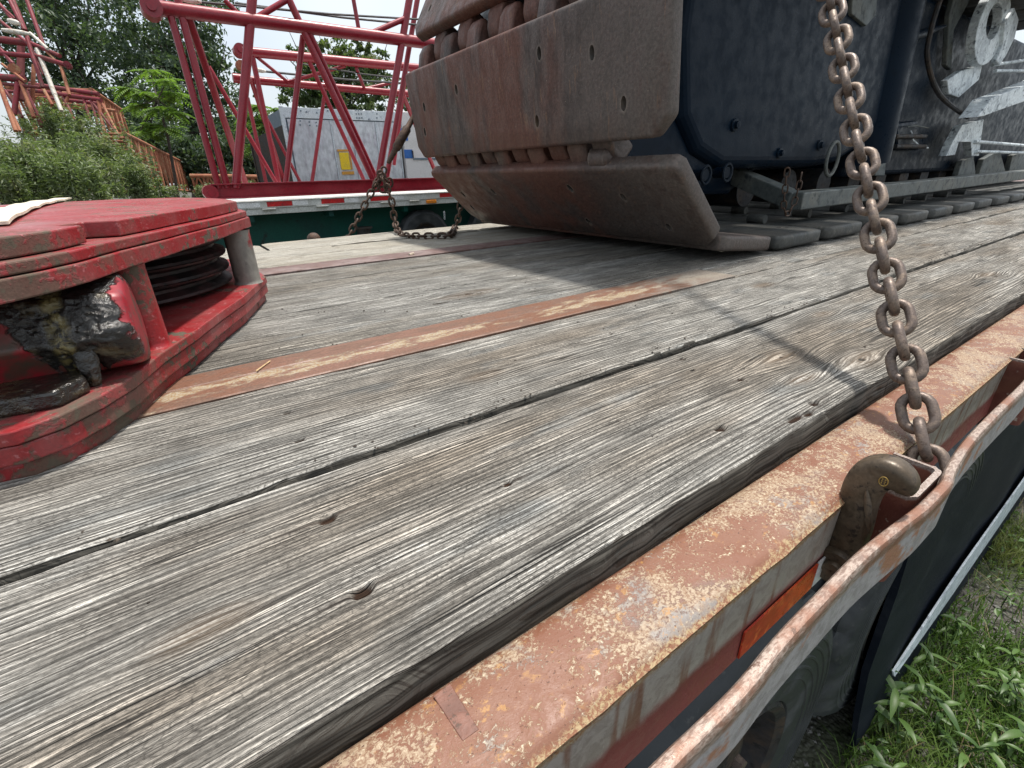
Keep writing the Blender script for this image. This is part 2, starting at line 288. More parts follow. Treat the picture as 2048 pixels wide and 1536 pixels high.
def m_rail(name, face=False):
    t = NT(name); p = t.pos; x, y, z = t.sep(p)
    pv = t.vmul(p, (1, 1.2, 1.2))
    n1 = t.noise(pv, 8, 6, .62, .4); n2 = t.noise(pv, 52, 6, .74, .6); n3 = t.noise(pv, 300, 4, .72, .6); n4 = t.noise(pv, 17, 5, .65, .3)
    v = t.vor(pv, 170)
    rust = t.mix(t.step(n4, .4, .62), (.170, .072, .042, 1), (.185, .088, .055, 1)); rust = t.mix(t.step(n1, .52, .66), rust, (.15, .09, .07, 1))
    tan = t.mix(t.step(n3, .42, .6), (.225, .14, .085, 1), (.35, .275, .19, 1)); tan = t.mix(t.step(n4, .5, .66), tan, (.21, .20, .19, 1))
    msk = t.step(t.math('ADD', t.math('MULTIPLY', n1, .40), t.math('ADD', t.math('MULTIPLY', n2, .32), t.math('MULTIPLY', n3, .28))), .495, .54)
    c = t.mix(t.math('MULTIPLY', msk, .85), rust, tan)
    lich = t.math('MULTIPLY', t.step(n3, .56, .66), t.step(n2, .50, .62)); c = t.mix(lich, c, (.52, .45, .33, 1))
    och = t.math('MULTIPLY', t.step(t.noise(pv, 90, 5, .7), .56, .64), t.step(n4, .45, .6)); c = t.mix(t.math('MULTIPLY', och, .8), c, (.34, .18, .06, 1))
    lip = t.math('MULTIPLY', t.step(t.math('ADD', z, t.math('MULTIPLY', t.math('SUBTRACT', n2, .5), .016)), -.0285, -.0315), t.step(y, .150, .140)); c = t.mix(lip, c, t.mix(t.step(n3, .42, .60), (.20, .085, .045, 1), (.36, .27, .15, 1)))
    pit = t.step(t.noise(pv, 330, 2, .6), .66, .72); c = t.mix(pit, c, (.10, .05, .035, 1))
    if face:   # outer face: pale above, red towards the lower edge, rust streaks running down
        run = t.noise(t.comb(t.math('MULTIPLY', x, 28), 0.0, t.math('MULTIPLY', z, 3)), 1, 4, .6)
        wh = t.mix(t.step(n2, .42, .62), (.56, .54, .50, 1), (.44, .41, .37, 1)); wh = t.mix(t.step(run, .55, .66, 0, .85), wh, (.28, .13, .075, 1))
        fm = t.step(t.math('ADD', z, t.math('MULTIPLY', n1, .05)), -.062, -.080)
        red = t.mix(n4, (.28, .055, .05, 1), (.20, .07, .055, 1))
        fc = t.mix(fm, wh, red)
        ed = t.step(t.math('ADD', z, t.math('MULTIPLY', n2, .02)), -.038, -.030); c = t.mix(ed, fc, t.mix(t.step(n3, .4, .6), (.36, .18, .06, 1), (.50, .42, .28, 1)))
    h = t.math('ADD', t.math('MULTIPLY', n3, .5), t.math('MULTIPLY', msk, .4)); h = t.math('ADD', h, t.math('MULTIPLY', n2, .5)); h = t.math('SUBTRACT', h, t.math('MULTIPLY', pit, .7))
    return t.set(color=c, rough=t.step(n2, .35, .65, .42, .75), normal=t.bump(h, .45, .0014), spec=.45)
M['rail'] = m_rail('rusty_painted_rail_top'); M['railface'] = m_rail('rail_outer_face', True)

def m_rub():
    t = NT('scraped_rub_rail'); p = t.pos; x, y, z = t.sep(p)
    n1 = t.noise(p, 11, 5, .6); n2 = t.noise(p, 60, 5, .7); n3 = t.noise(t.vmul(p, (.35, 1, 1)), 420, 3, .65)
    bare = t.mix(t.step(n3, .4, .6), (.22, .155, .125, 1), (.36, .29, .245, 1)); bare = t.mix(t.step(n1, .5, .62), bare, (.23, .115, .075, 1)); bare = t.mix(t.step(n2, .62, .68), bare, (.12, .07, .05, 1))
    face = t.mix(t.step(n2, .42, .6), (.38, .36, .36, 1), (.28, .26, .26, 1)); face = t.mix(t.step(n1, .56, .62, 0, .9), face, (.34, .15, .08, 1))
    c = t.mix(t.step(t.math('ADD', z, t.math('MULTIPLY', n2, .006)), -.040, -.034), face, bare)
    return t.set(color=c, rough=t.step(n3, .3, .7, .32, .6), metal=t.step(z, -.045, -.03, 0, .25), normal=t.bump(t.math('ADD', n3, n2), .4, .001), spec=.5)
M['rub'] = m_rub()

def m_strip():
    t = NT('rusted_deck_strip'); p = t.pos; x, y, z = t.sep(p)
    pv = t.vmul(p, (.5, 1.4, 1)); n1 = t.noise(pv, 6, 6, .65, .3); n2 = t.noise(pv, 30, 6, .7, .4); n3 = t.noise(p, 240, 3, .6)
    c = t.mix(t.step(n2, .4, .62), (.17, .085, .055, 1), (.125, .070, .048, 1))
    mid = t.step(t.math('ABSOLUTE', t.math('SUBTRACT', y, .825)), .0, .055, 1, 0)
    m = t.step(t.math('ADD', t.math('MULTIPLY', t.math('ADD', n1, n2), .5), t.math('MULTIPLY', mid, .10)), .565, .63)
    c = t.mix(m, c, t.mix(t.step(n3, .4, .6), (.36, .31, .23, 1), (.22, .145, .075, 1)))
    c = t.mix(t.step(n1, .60, .68, 0, .7), c, (.24, .14, .065, 1))
    dg_ = t.step(t.math('ADD', x, t.math('MULTIPLY', t.math('SUBTRACT', n2, .5), .9)), .95, 1.25); c = t.mix(t.math('MULTIPLY', dg_, .85), c, t.mix(n3, (.16, .14, .115, 1), (.26, .235, .20, 1)))
    fine = t.step(n3, .3, .7, .8, 1.12); c = t.mix(1.0, c, t.comb(fine, fine, fine), 'MULTIPLY')
    return t.set(color=c, rough=t.step(n2, .4, .6, .42, .7), normal=t.bump(t.math('ADD', n3, n2), .35, .0012), spec=.4)
M['steelstrip'] = m_strip()

M['stripfar'] = worn('dull_purple_brown_strip', (.14, .085, .075), (.20, .15, .14), (.10, .06, .05), 5, 30, rough=(.5, .7), bump=.2)
def m_ground():
    t = NT('gravel_and_soil'); p = t.pos
    n1 = t.noise(p, .8, 5, .6); n2 = t.noise(p, 14, 5, .7); v = t.vor(p, 85); v2 = t.vor(p, 38)
    c = t.mix(t.step(n2, .4, .6), (.05, .046, .04, 1), (.10, .094, .084, 1)); c = t.mix(t.step(v, .15, .5), t.mix(n2, (.20, .195, .185, 1), (.11, .105, .1, 1)), c)
    c = t.mix(t.step(n1, .5, .62, 0, .8), c, (.035, .05, .02, 1))
    h = t.math('SUBTRACT', t.math('MULTIPLY', n2, .5), t.math('MULTIPLY', v, .8)); h = t.math('SUBTRACT', h, t.math('MULTIPLY', v2, .6))
    return t.set(color=c, rough=.9, normal=t.bump(h, .8, .012), spec=.25)
M['ground'] = m_ground()
M['stone'] = worn('gravel_stone', (.20, .195, .185), (.12, .115, .11), (.3, .29, .27), 30, 90, rough=(.7, .9), bump=.3)
M['grass'] = m_leaf('grass_blades', (.045, .095, .018), (.11, .185, .035), (.17, .18, .06), .3)
M['weed'] = m_leaf('weed_leaves', (.045, .095, .025), (.095, .17, .04), (.07, .13, .04), .3, .42)
M['bush'] = m_leaf('bush_leaves', (.095, .135, .06), (.20, .25, .13), (.27, .27, .19), .35, .5, 2.5)
M['tree'] = m_leaf('dark_tree_leaves', (.040, .068, .048), (.095, .135, .082), (.07, .105, .075), .38, .5, .5)
M['tree2'] = m_leaf('lighter_tree_leaves', (.07, .11, .05), (.13, .18, .08), (.16, .17, .09), .4, .5, .7)
M['sumac'] = m_leaf('bright_sumac_leaves', (.085, .15, .035), (.17, .27, .06), (.13, .22, .055), .45, .45, 1.5)

# ------------------------------------------------------------------ mesh helpers
class MB:
    def __init__(s): s.v = []; s.f = []; s.mi = []; s.cur = 0
    def add(s, vs, fs):
        o = len(s.v); s.v += [tuple(v) for v in vs]; s.f += [tuple(i+o for i in f) for f in fs]; s.mi += [s.cur]*len(fs); return s
    def box(s, a, b, mat=None):
        (x0, y0, z0), (x1, y1, z1) = a, b
        vs = [Vector(q) for q in ((x0,y0,z0),(x1,y0,z0),(x1,y1,z0),(x0,y1,z0),(x0,y0,z1),(x1,y0,z1),(x1,y1,z1),(x0,y1,z1))]
        if mat: vs = [mat @ v for v in vs]
        return s.add(vs, [(0,3,2,1),(4,5,6,7),(0,1,5,4),(1,2,6,5),(2,3,7,6),(3,0,4,7)])
    def tube(s, pts, r, n=10, closed=False, cap=True, flat=None):
        pts = [Vector(p) for p in pts]; N = len(pts)
        rr = r if isinstance(r, (list, tuple)) else [r]*N
        T = []
        for i in range(N):
            if closed: d = pts[(i+1) % N]-pts[i-1]
            else: d = pts[min(i+1, N-1)]-pts[max(i-1, 0)]
            T.append(d.normalized())
        ref = Vector((0, 0, 1)) if abs(T[0].z) < .9 else Vector((0, 1, 0))
        u = T[0].cross(ref).normalized(); vs = []
        for i in range(N):
            u = (u - T[i]*u.dot(T[i])).normalized(); w = T[i].cross(u)
            for k in range(n):
                a = 2*math.pi*k/n
                e = rr[i] if not isinstance(rr[i], tuple) else 1
                a1, a2 = rr[i] if isinstance(rr[i], tuple) else (e, e)
                vs.append(pts[i]+u*math.cos(a)*a1+w*math.sin(a)*a2)
        fs = []
        for i in range(N if closed else N-1):
            j = (i+1) % N
            for k in range(n): fs.append((i*n+k, i*n+(k+1) % n, j*n+(k+1) % n, j*n+k))
        if not closed and cap: fs += [tuple(range(n))[::-1], tuple(range((N-1)*n, N*n))]
        return s.add(vs, fs)
    def bar(s, a, b, w, h, up=Vector((0, 0, 1))):
        a, b = Vector(a), Vector(b); d = (b-a).normalized(); sd = d.cross(up).normalized(); u = sd.cross(d)
        vs = [p+sd*sx*w/2+u*sz*h/2 for p in (a, b) for sx, sz in ((-1,-1),(1,-1),(1,1),(-1,1))]
        return s.add(vs, [(0,1,2,3),(7,6,5,4),(0,4,5,1),(1,5,6,2),(2,6,7,3),(3,7,4,0)])
    def prism(s, poly, h0, h1, mp):
        """poly in 2D, mp(a,b,h) -> 3D"""
        n = len(poly); vs = [mp(a, b, h0) for a, b in poly]+[mp(a, b, h1) for a, b in poly]
        return s.add(vs, [tuple(range(n))[::-1], tuple(range(n, 2*n))]+[(i, (i+1) % n, n+(i+1) % n, n+i) for i in range(n)])
    def lathe(s, prof, n, mp, a0=0, a1=2*math.pi):
        """prof list of (r,h); mp(r cos, r sin, h)"""
        P = len(prof); full = abs(a1-a0-2*math.pi) < 1e-6; m = n if full else n+1
        vs = [mp(r*math.cos(a0+(a1-a0)*k/n), r*math.sin(a0+(a1-a0)*k/n), h) for k in range(m) for r, h in prof]
        fs = [(k*P+i, ((k+1) % m)*P+i, ((k+1) % m)*P+i+1, k*P+i+1) for k in range(n) for i in range(P-1)]
        return s.add(vs, fs)
    def sphere(s, c, r, n=12, m=8, sc=(1, 1, 1)):
        c = Vector(c)
        vs = [c+Vector((0,0,r*sc[2]))]+[c+Vector((r*sc[0]*math.sin(math.pi*j/m)*math.cos(2*math.pi*k/n), r*sc[1]*math.sin(math.pi*j/m)*math.sin(2*math.pi*k/n), r*sc[2]*math.cos(math.pi*j/m))) for j in range(1, m) for k in range(n)]+[c-Vector((0,0,r*sc[2]))]
        fs = [(0, 1+k, 1+(k+1) % n) for k in range(n)]
        for j in range(m-2): fs += [(1+j*n+k, 1+(j+1)*n+k, 1+(j+1)*n+(k+1) % n, 1+j*n+(k+1) % n) for k in range(n)]
        e = len(vs)-1; fs += [(e, 1+(m-2)*n+(k+1) % n, 1+(m-2)*n+k) for k in range(n)]
        return s.add(vs, fs)
    def mesh(s, name, mats, smooth=False, fix=True):
        me = bpy.data.meshes.new(name); me.from_pydata(s.v, [], s.f)
        for m in (mats if isinstance(mats, (list, tuple)) else [mats]): me.materials.append(m)
        if any(s.mi): me.polygons.foreach_set('material_index', s.mi)
        if fix:
            b = bmesh.new(); b.from_mesh(me); bmesh.ops.recalc_face_normals(b, faces=b.faces); b.to_mesh(me); b.free()
        if smooth: smooth_by(me)
        me.update(); return me
    def build(s, name, mats, parent=None, smooth=False, bevel=0, seg=2, fix=True):
        o = link(name, s.mesh(name, mats, smooth and not bevel, fix), parent)
        if bevel: add_bevel(o, bevel, seg, smooth)
        return o

def smooth_by(me, ang=40):
    me.polygons.foreach_set('use_smooth', [True]*len(me.polygons))
    try: me.set_sharp_from_angle(angle=math.radians(ang))
    except Exception: pass
def add_bevel(o, w, seg=2, smooth=True):
    b = o.modifiers.new('bevel', 'BEVEL'); b.width = w; b.segments = seg; b.limit_method = 'ANGLE'; b.angle_limit = math.radians(35)
    b.harden_normals = False
    if smooth:
        o.data.polygons.foreach_set('use_smooth', [True]*len(o.data.polygons))
        w_ = o.modifiers.new('wn', 'WEIGHTED_NORMAL')
def link(name, data, parent=None, mat=None):
    o = bpy.data.objects.new(name, data); COL.objects.link(o)
    if mat is not None: o.matrix_local = mat
    if parent is not None: o.parent = parent
    return o
def tag(o, label=None, cat=None, group=None, kind=None):
    if label: o['label'] = label
    if cat: o['category'] = cat
    if group: o['group'] = group
    if kind: o['kind'] = kind
    return o
def thing(name, label, cat, loc=(0, 0, 0), group=None):
    """an Empty at the thing's base; its parts are built in world coordinates, so they are shifted back by parent inverse"""
    o = bpy.data.objects.new(name, None); COL.objects.link(o); o.location = loc; o.empty_display_size = .1
    return tag(o, label, cat, group)
def own(part, root):
    part.parent = root; part.matrix_parent_inverse = Matrix.Translation(root.location).inverted(); return part
def P(mb, name, mat, root, **kw):
    return own(mb.build(name, mat, None, **kw), root)
def sub(mb, name, mat, part, **kw):
    o = mb.build(name, mat, None, **kw); o.parent = part; return o

def vnoise(x, y, seed=0):
    """smooth value noise on numpy arrays"""
    xi = np.floor(x).astype(np.int64); yi = np.floor(y).astype(np.int64); fx = x-xi; fy = y-yi
    fx = fx*fx*(3-2*fx); fy = fy*fy*(3-2*fy)
    def h(a, b):
        n = (a*374761393+b*668265263+seed*982451653) & 0x7fffffff; n = ((n ^ (n >> 13))*1274126177) & 0x7fffffff
        return ((n ^ (n >> 16)) & 0xffff)/65535.0
    return (h(xi, yi)*(1-fx)+h(xi+1, yi)*fx)*(1-fy)+(h(xi, yi+1)*(1-fx)+h(xi+1, yi+1)*fx)*fy

def leaves_mesh(name, C, D, Nn, L, Wd, mat, fold=.15, rnd=None):
    """rhombic folded leaves: centres C, direction D, normal Nn (arrays n x 3), length L, width Wd"""
    n = len(C); D = D/np.linalg.norm(D, axis=1)[:, None]; Sd = np.cross(D, Nn); Sd /= np.linalg.norm(Sd, axis=1)[:, None]; Nn = np.cross(Sd, D)
    L = np.broadcast_to(L, n)[:, None]; Wd = np.broadcast_to(Wd, n)[:, None]
    v = np.stack([C-D*L/2, C+Sd*Wd/2+Nn*Wd*fold-D*L*.05, C+D*L/2-Nn*L*.12, C-Sd*Wd/2+Nn*Wd*fold-D*L*.05], 1).reshape(-1, 3)
    me = bpy.data.meshes.new(name); me.vertices.add(4*n); me.vertices.foreach_set('co', v.ravel().astype(np.float32))
    i = np.arange(n)[:, None]*4; tri = np.concatenate([i+[[0, 1, 2]], i+[[0, 2, 3]]], 1).reshape(-1)
    me.loops.add(6*n); me.loops.foreach_set('vertex_index', tri.astype(np.int32))
    me.polygons.add(2*n); me.polygons.foreach_set('loop_start', np.arange(0, 6*n, 3, dtype=np.int32)); me.polygons.foreach_set('loop_total', np.full(2*n, 3, dtype=np.int32))
    me.update(calc_edges=True)
    a = me.attributes.new('rnd', 'FLOAT', 'POINT'); r = RNG.random(n) if rnd is None else rnd
    a.data.foreach_set('value', np.repeat(r, 4).astype(np.float32)); me.materials.append(mat); return me

# ------------------------------------------------------------------ ground
GZ = -1.08
def ground():
    nx = 160; g = np.linspace(-1, 1, nx); xs = np.sign(g)*np.abs(g)**3*260; X, Y = np.meshgrid(xs, xs, indexing='ij')
    Z = GZ + (vnoise(X*1.5+50, Y*1.5+50)-.5)*.04 + (vnoise(X*.2+50, Y*.2+50)-.5)*.12*np.clip(np.hypot(X, Y)/20, 0, 1)
    v = np.stack([X, Y, Z], -1).reshape(-1, 3); idx = np.arange(nx*nx).reshape(nx, nx)
    f = np.stack([idx[:-1, :-1], idx[1:, :-1], idx[1:, 1:], idx[:-1, 1:]], -1).reshape(-1, 4)
    me = bpy.data.meshes.new('ground'); me.from_pydata(v.tolist(), [], f.tolist()); me.materials.append(M['ground']); smooth_by(me, 80)
    tag(link('ground', me), kind='structure')
ground()

# ------------------------------------------------------------------ our trailer
TR = thing('flatbed_trailer', 'near flatbed trailer with weathered grey plank deck and rusty steel side rail', 'trailer', (1.5, 1.46, GZ))
TRX0, TRX1 = -1.6, 11.0
KN = [(0.80, .352, .030, .9), (1.12, .43, .022, .8), (.89, .265, .035, .9), (.735, .285, .02, .8), (.63, 1.11, .05, .8), (.36, .60, .02, .6), (1.9, .33, .03, .8), (-.05, .33, .02, .5), (2.4, .62, .03, .8), (1.3, .66, .028, .8)]
WOOD = m_wood('weathered_oak_plank', knots=KN)
WOOD2 = m_wood('weathered_plank_far', light=(.58, .57, .53), tint=(.38, .34, .28), knots=KN[4:6])
WOODL = m_wood('newer_pale_plank', light=(.66, .64, .58), dark=(.22, .20, .16), tint=(.58, .53, .44))
def plank(x0, x1, y0, y1, mat, dx, dy, z0=0.0, holes=(), seed=0, th=.042, knots=()):
    nx = int((x1-x0)/dx)+2; ny = int((y1-y0)/dy)+2
    xs = np.linspace(x0, x1, nx); t = np.linspace(0, 1, ny)
    for hx, hy, rx, ry, dep in holes:
        if x0 < hx < x1 and y0 < hy < y1:
            xs = np.concatenate([xs, hx+np.linspace(-2.2, 2.2, 25)*rx]); t = np.concatenate([t, (hy-y0)/(y1-y0)+np.linspace(-1.8, 1.8, 15)*ry/(y1-y0)])
    xs = np.unique(np.round(xs, 6)); t = np.unique(np.round(t, 6)); xs = xs[(xs >= x0) & (xs <= x1)]; t = t[(t >= 0) & (t <= 1)]; nx = len(xs); ny = len(t)
    e0 = (vnoise(xs*1.6, xs*0+seed, seed)-.5)*.004+(vnoise(xs*28, xs*0+seed, seed+1)-.5)*.0028
    e1 = (vnoise(xs*1.4, xs*0+seed+7, seed)-.5)*.004+(vnoise(xs*31, xs*0+seed+7, seed+1)-.5)*.0028
    X = np.repeat(xs[:, None], ny, 1); Y = (y0+e0)[:, None]*(1-t)+(y1+e1)[:, None]*t
    Z = z0+(vnoise(X*.9, Y*3, seed+3)-.5)*.006
    wy = Y+(vnoise(X*1.3, Y*5, seed+5)-.5)*.03
    Z += (vnoise(X*2.0, wy*150, seed+6)-.5)*.0022+(vnoise(X*4, wy*320, seed+8)-.5)*.0012
    d = np.minimum(Y-(y0+e0)[:, None], (y1+e1)[:, None]-Y)         # rounded, splintered long edges
    rr = .004+.004*vnoise(X*9, Y*0, seed+9)
    Z -= np.where(d < rr, (1-np.sqrt(np.clip(1-(1-d/rr)**2, 0, 1)))*rr, 0)
    H = np.zeros_like(Z)
    for hx, hy, rx, ry, dep in holes:
        q = ((X-hx)/rx)**2+((Y-hy)/ry)**2; g = np.exp(-q*q); Z -= dep*g; H = np.maximum(H, np.clip(g*1.6-.25, 0, 1))
        tail = np.exp(-(((X-hx)/(rx*5))**2+((Y-hy)/(ry*.35))**2)); H = np.maximum(H, tail*.5)
    dx_e = np.minimum(X-x0, x1-X); Z -= np.where(dx_e < .004, .003, 0)
    top = np.stack([X, Y, Z], -1); bot0 = top[:, 0].copy(); bot0[:, 2] = z0-th; bot1 = top[:, -1].copy(); bot1[:, 2] = z0-th
    mid0 = top[:, 0].copy(); mid0[:, 2] = z0-th*.5; mid0[:, 1] += (vnoise(xs*30, xs*0, seed+11)-.5)*.004
    V = np.concatenate([bot0[:, None], mid0[:, None], top, bot1[:, None]], 1); ny2 = ny+3
    idx = np.arange(nx*ny2).reshape(nx, ny2)
    f = np.stack([idx[:-1, :-1], idx[1:, :-1], idx[1:, 1:], idx[:-1, 1:]], -1).reshape(-1, 4)
    me = bpy.data.meshes.new('plank'); nv = nx*ny2; nf = len(f)
    me.vertices.add(nv); me.vertices.foreach_set('co', V.reshape(-1).astype(np.float32))
    # close ends and underside
    ends = [list(idx[0, ::1]), list(idx[-1, ::-1])]
    lv = np.concatenate([f.reshape(-1), np.array(ends[0]), np.array(ends[1]), np.array([idx[0, 0], idx[0, -1], idx[-1, -1], idx[-1, 0]])]).astype(np.int32)
    tot = np.concatenate([np.full(nf, 4), [ny2, ny2, 4]]).astype(np.int32); st = np.concatenate([[0], np.cumsum(tot)[:-1]]).astype(np.int32)
    me.loops.add(len(lv)); me.loops.foreach_set('vertex_index', lv); me.polygons.add(len(tot)); me.polygons.foreach_set('loop_start', st); me.polygons.foreach_set('loop_total', tot)
    me.update(calc_edges=True)
    a = me.attributes.new('hole', 'FLOAT', 'POINT'); HH = np.concatenate([np.zeros((nx, 2)), H, np.zeros((nx, 1))], 1)
    a.data.foreach_set('value', HH.reshape(-1).astype(np.float32)); me.materials.append(mat); smooth_by(me, 50)
    return own(link('plank', me), TR)
nail_px = [(655,1040,1.1),(725,1185,1.2),(600,884,.9),(575,830,.8),(1015,970,.7),(1440,860,1.2),(1480,761,.9),(1365,720,.8),(1312,696,.7),(1155,645,.7),(1222,668,.6),(1446,625,.6),(1600,666,.7),(1992,552,.7),(1727,697,.6),(1628,808,1.2)]
NH = []
for a, b, k in nail_px:
    p = onz(a, b, 0); NH.append((p.x, p.y, .0075*k, .0050*k, .006*k))
kn_h = [(KN[0][0], KN[0][1], .006, .0022, .003), (KN[0][0]+.02, KN[0][1]-.008, .010, .0015, .003), (KN[2][0], KN[2][1], .006, .004, .008), (KN[4][0], KN[4][1], .014, .008, .004), (KN[4][0]+.03, KN[4][1]-.01, .012, .003, .004)]
for a, b, rx, ry in ((1590, 838, .018, .0045), (1617, 828, .010, .004), (1385, 742, .006, .0025), (880, 607, .03, .006)):
    p = onz(a, b, 0); kn_h.append((p.x, p.y, rx, ry, .006))
HL = NH+kn_h
pl0 = plank(TRX0+.2, 2.86, .2165, .479, WOOD, .007, .0022, 0, HL, 1)
pl0b = plank(2.868, 6.6, .217, .479, WOOD, .02, .004, -.001, [], 2)
plank(6.61, TRX1, .224, .47, WOOD2, .1, .02, 0, [], 3)
pl1 = plank(TRX0+.2, 3.4, .4955, .767, WOOD, .009, .0028, .001, HL, 4)
plank(3.41, TRX1, .4955, .767, WOOD, .04, .008, .001, [], 5)
plank(1.355, TRX1, .772, .903, WOOD, .02, .004, .001, [], 21)
plank(TRX0, .02+2.4, .909, 1.222, WOOD2, .014, .004, .0, HL, 6)
plank(2.43, TRX1, .909, 1.222, WOOD2, .06, .012, .0, [], 7)
plank(TRX0, 2.9, 1.225, 1.556, WOOD2, .016, .005, .001, HL, 8)
plank(2.91, TRX1, 1.225, 1.556, WOOD2, .08, .015, .0, [], 9)
plank(TRX0, TRX1, 1.566, 1.79, WOOD2, .03, .008, -.001, [], 10)
plank(TRX0, 1.17, 1.93, 2.14, WOODL, .02, .006, .006, [], 11)
plank(1.18, TRX1, 1.93, 2.14, WOODL, .03, .008, 0, [], 12)
plank(TRX0, .62, 2.146, 2.41, WOODL, .02, .006, .004, [], 13)
plank(.63, TRX1, 2.146, 2.41, WOODL, .03, .008, 0, [], 14)
plank(TRX0, .36, 2.42, 2.70, WOODL, .02, .006, .0, [], 15)
plank(.37, TRX1, 2.42, 2.70, WOODL, .03, .008, .003, [], 16)
# steel strips let into the deck, with a shallow groove along the middle
for (a, b, nm) in ((.770, .903, 'near'), (1.796, 1.924, 'far')):
    mb = MB(); prof = [(a, -.02), (a, .0035), (a+.003, .005), ((a+b)/2+.004, .005), ((a+b)/2+.006, .0035), ((a+b)/2+.009, .0035), ((a+b)/2+.011, .005), (b-.003, .005), (b, .0035), (b, -.02)]
    n = len(prof); mb.add([(TRX0, y, z) for y, z in prof]+[(1.345 if nm == 'near' else TRX1, y, z) for y, z in prof], [(i, i+1, n+i+1, n+i) for i in range(n-1)]+[tuple(range(n)), tuple(range(n, 2*n))])
    P(mb, 'steel_strip', M['steelstrip'] if nm == 'near' else M['stripfar'], TR)
# side rail: rolled inner shoulder, flat top, outer face
def side_rail(y_in, y_out, sgn, nm):
    mb = MB(); xs = np.arange(TRX0+.2, TRX1, .03)
    def prof(x):
        w = (vnoise(np.array([x*4.0]), np.array([3.3]), 5)[0]-.5)*.003
        dent = .004*math.exp(-((x-.395)/.02)**2)+.0025*math.exp(-((x-.16)/.01)**2)
        a = [(y_in, -.14), (y_in, -.046), (y_in-sgn*.003, -.034), (y_in-sgn*.009, -.027), (y_in-sgn*.018, -.025), ((y_in+y_out)/2, -.025-dent*.4), (y_out+sgn*.015, -.0245+w-dent), (y_out+sgn*.009, -.0250+w-dent), (y_out+sgn*.004, -.0268+w-dent), (y_out+sgn*.0015, -.0295+w-dent), (y_out-sgn*.0018, -.0315-dent+w), (y_out-sgn*.0018, -.0350-dent), (y_out, -.038-dent), (y_out+sgn*(.0015+w), -.08), (y_out, -.143)]
        return a
    n = 15
    for x in xs: 
        for y, z in prof(x): mb.v.append((x, y, z))
    for i in range(len(xs)-1):
        for k in range(n-1):
            mb.f.append((i*n+k, i*n+k+1, (i+1)*n+k+1, (i+1)*n+k)); mb.mi.append(1 if k >= 12 else 0)
    return P(mb, 'side_rail', [M['rail'], M['railface']], TR, smooth=True)
side_rail(.2145, .134, 1, 'near'); side_rail(2.722, 2.80, -1, 'far')
# a welded patch plate and a scrape on the rail top
mb = MB(); q = [onz(a, b, -.0245) for a, b in ((866, 1392), (900, 1366), (958, 1458), (925, 1482))]; mb.prism([(p.x, p.y) for p in q], -.0255, -.0244, lambda a, b, h: (a, b, h)); P(mb, 'weld_patch', worn('brown_weld_patch', (.15, .068, .048), (.185, .085, .06), (.09, .05, .035), 30, 200, rough=(.4, .6), bump=.2), TR, bevel=.0008)
# rub rail: bent flat bar with rounded scraped top
rubpts = [(-.3,.084),(.05,.084),(.16,.085),(.196,.0845),(.243,.084),(.299,.0865),(.361,.087),(.438,.087),(.51,.083),(.562,.079),(.60,.0785),(.639,.079),(.67,.084),(.747,.090),(.842,.092),(.938,.092),(1.04,.091),(1.3,.092),(1.7,.09),(2.4,.092),(3.4,.09),(5,.092),(8,.09),(10.9,.092)]
def cr(pts, n=6):
    out = []
    for i in range(len(pts)-1):
        p0, p1, p2, p3 = [Vector((*pts[min(max(j, 0), len(pts)-1)], 0)) if len(pts[0]) == 2 else Vector(pts[min(max(j, 0), len(pts)-1)]) for j in (i-1, i, i+1, i+2)]
        for k in range(n):
            t = k/n; out.append(.5*((2*p1)+(-p0+p2)*t+(2*p0-5*p1+4*p2-p3)*t*t+(-p0+3*p1-3*p2+p3)*t**3))
    out.append(Vector((*pts[-1], 0)) if len(pts[0]) == 2 else Vector(pts[-1])); return out
mb = MB(); path = cr(rubpts, 5); th = .0055; prf = [(-th, -.083), (-th, -.034), (-th*1.05, -.028), (-th*.7, -.0245), (0, -.0232), (th*.7, -.0245), (th*1.05, -.028), (th, -.034), (th, -.083)]
for i, p in enumerate(path):
    w = (float(vnoise(np.array([p.x*9.0]), np.array([1.]), 4)[0])-.5)
    for y, z in prf: mb.v.append((p.x, p.y+y+(.0035*math.exp(-((z+.06)/.02)**2)*w), z+w*.003-(.004*w if z < -.08 else 0)))
n = len(prf)
for i in range(len(path)-1):
    for k in range(n): mb.f.append((i*n+k, i*n+(k+1) % n, (i+1)*n+(k+1) % n, (i+1)*n+k)); mb.mi.append(0)
P(mb, 'rub_rail', M['rub'], TR, smooth=True)
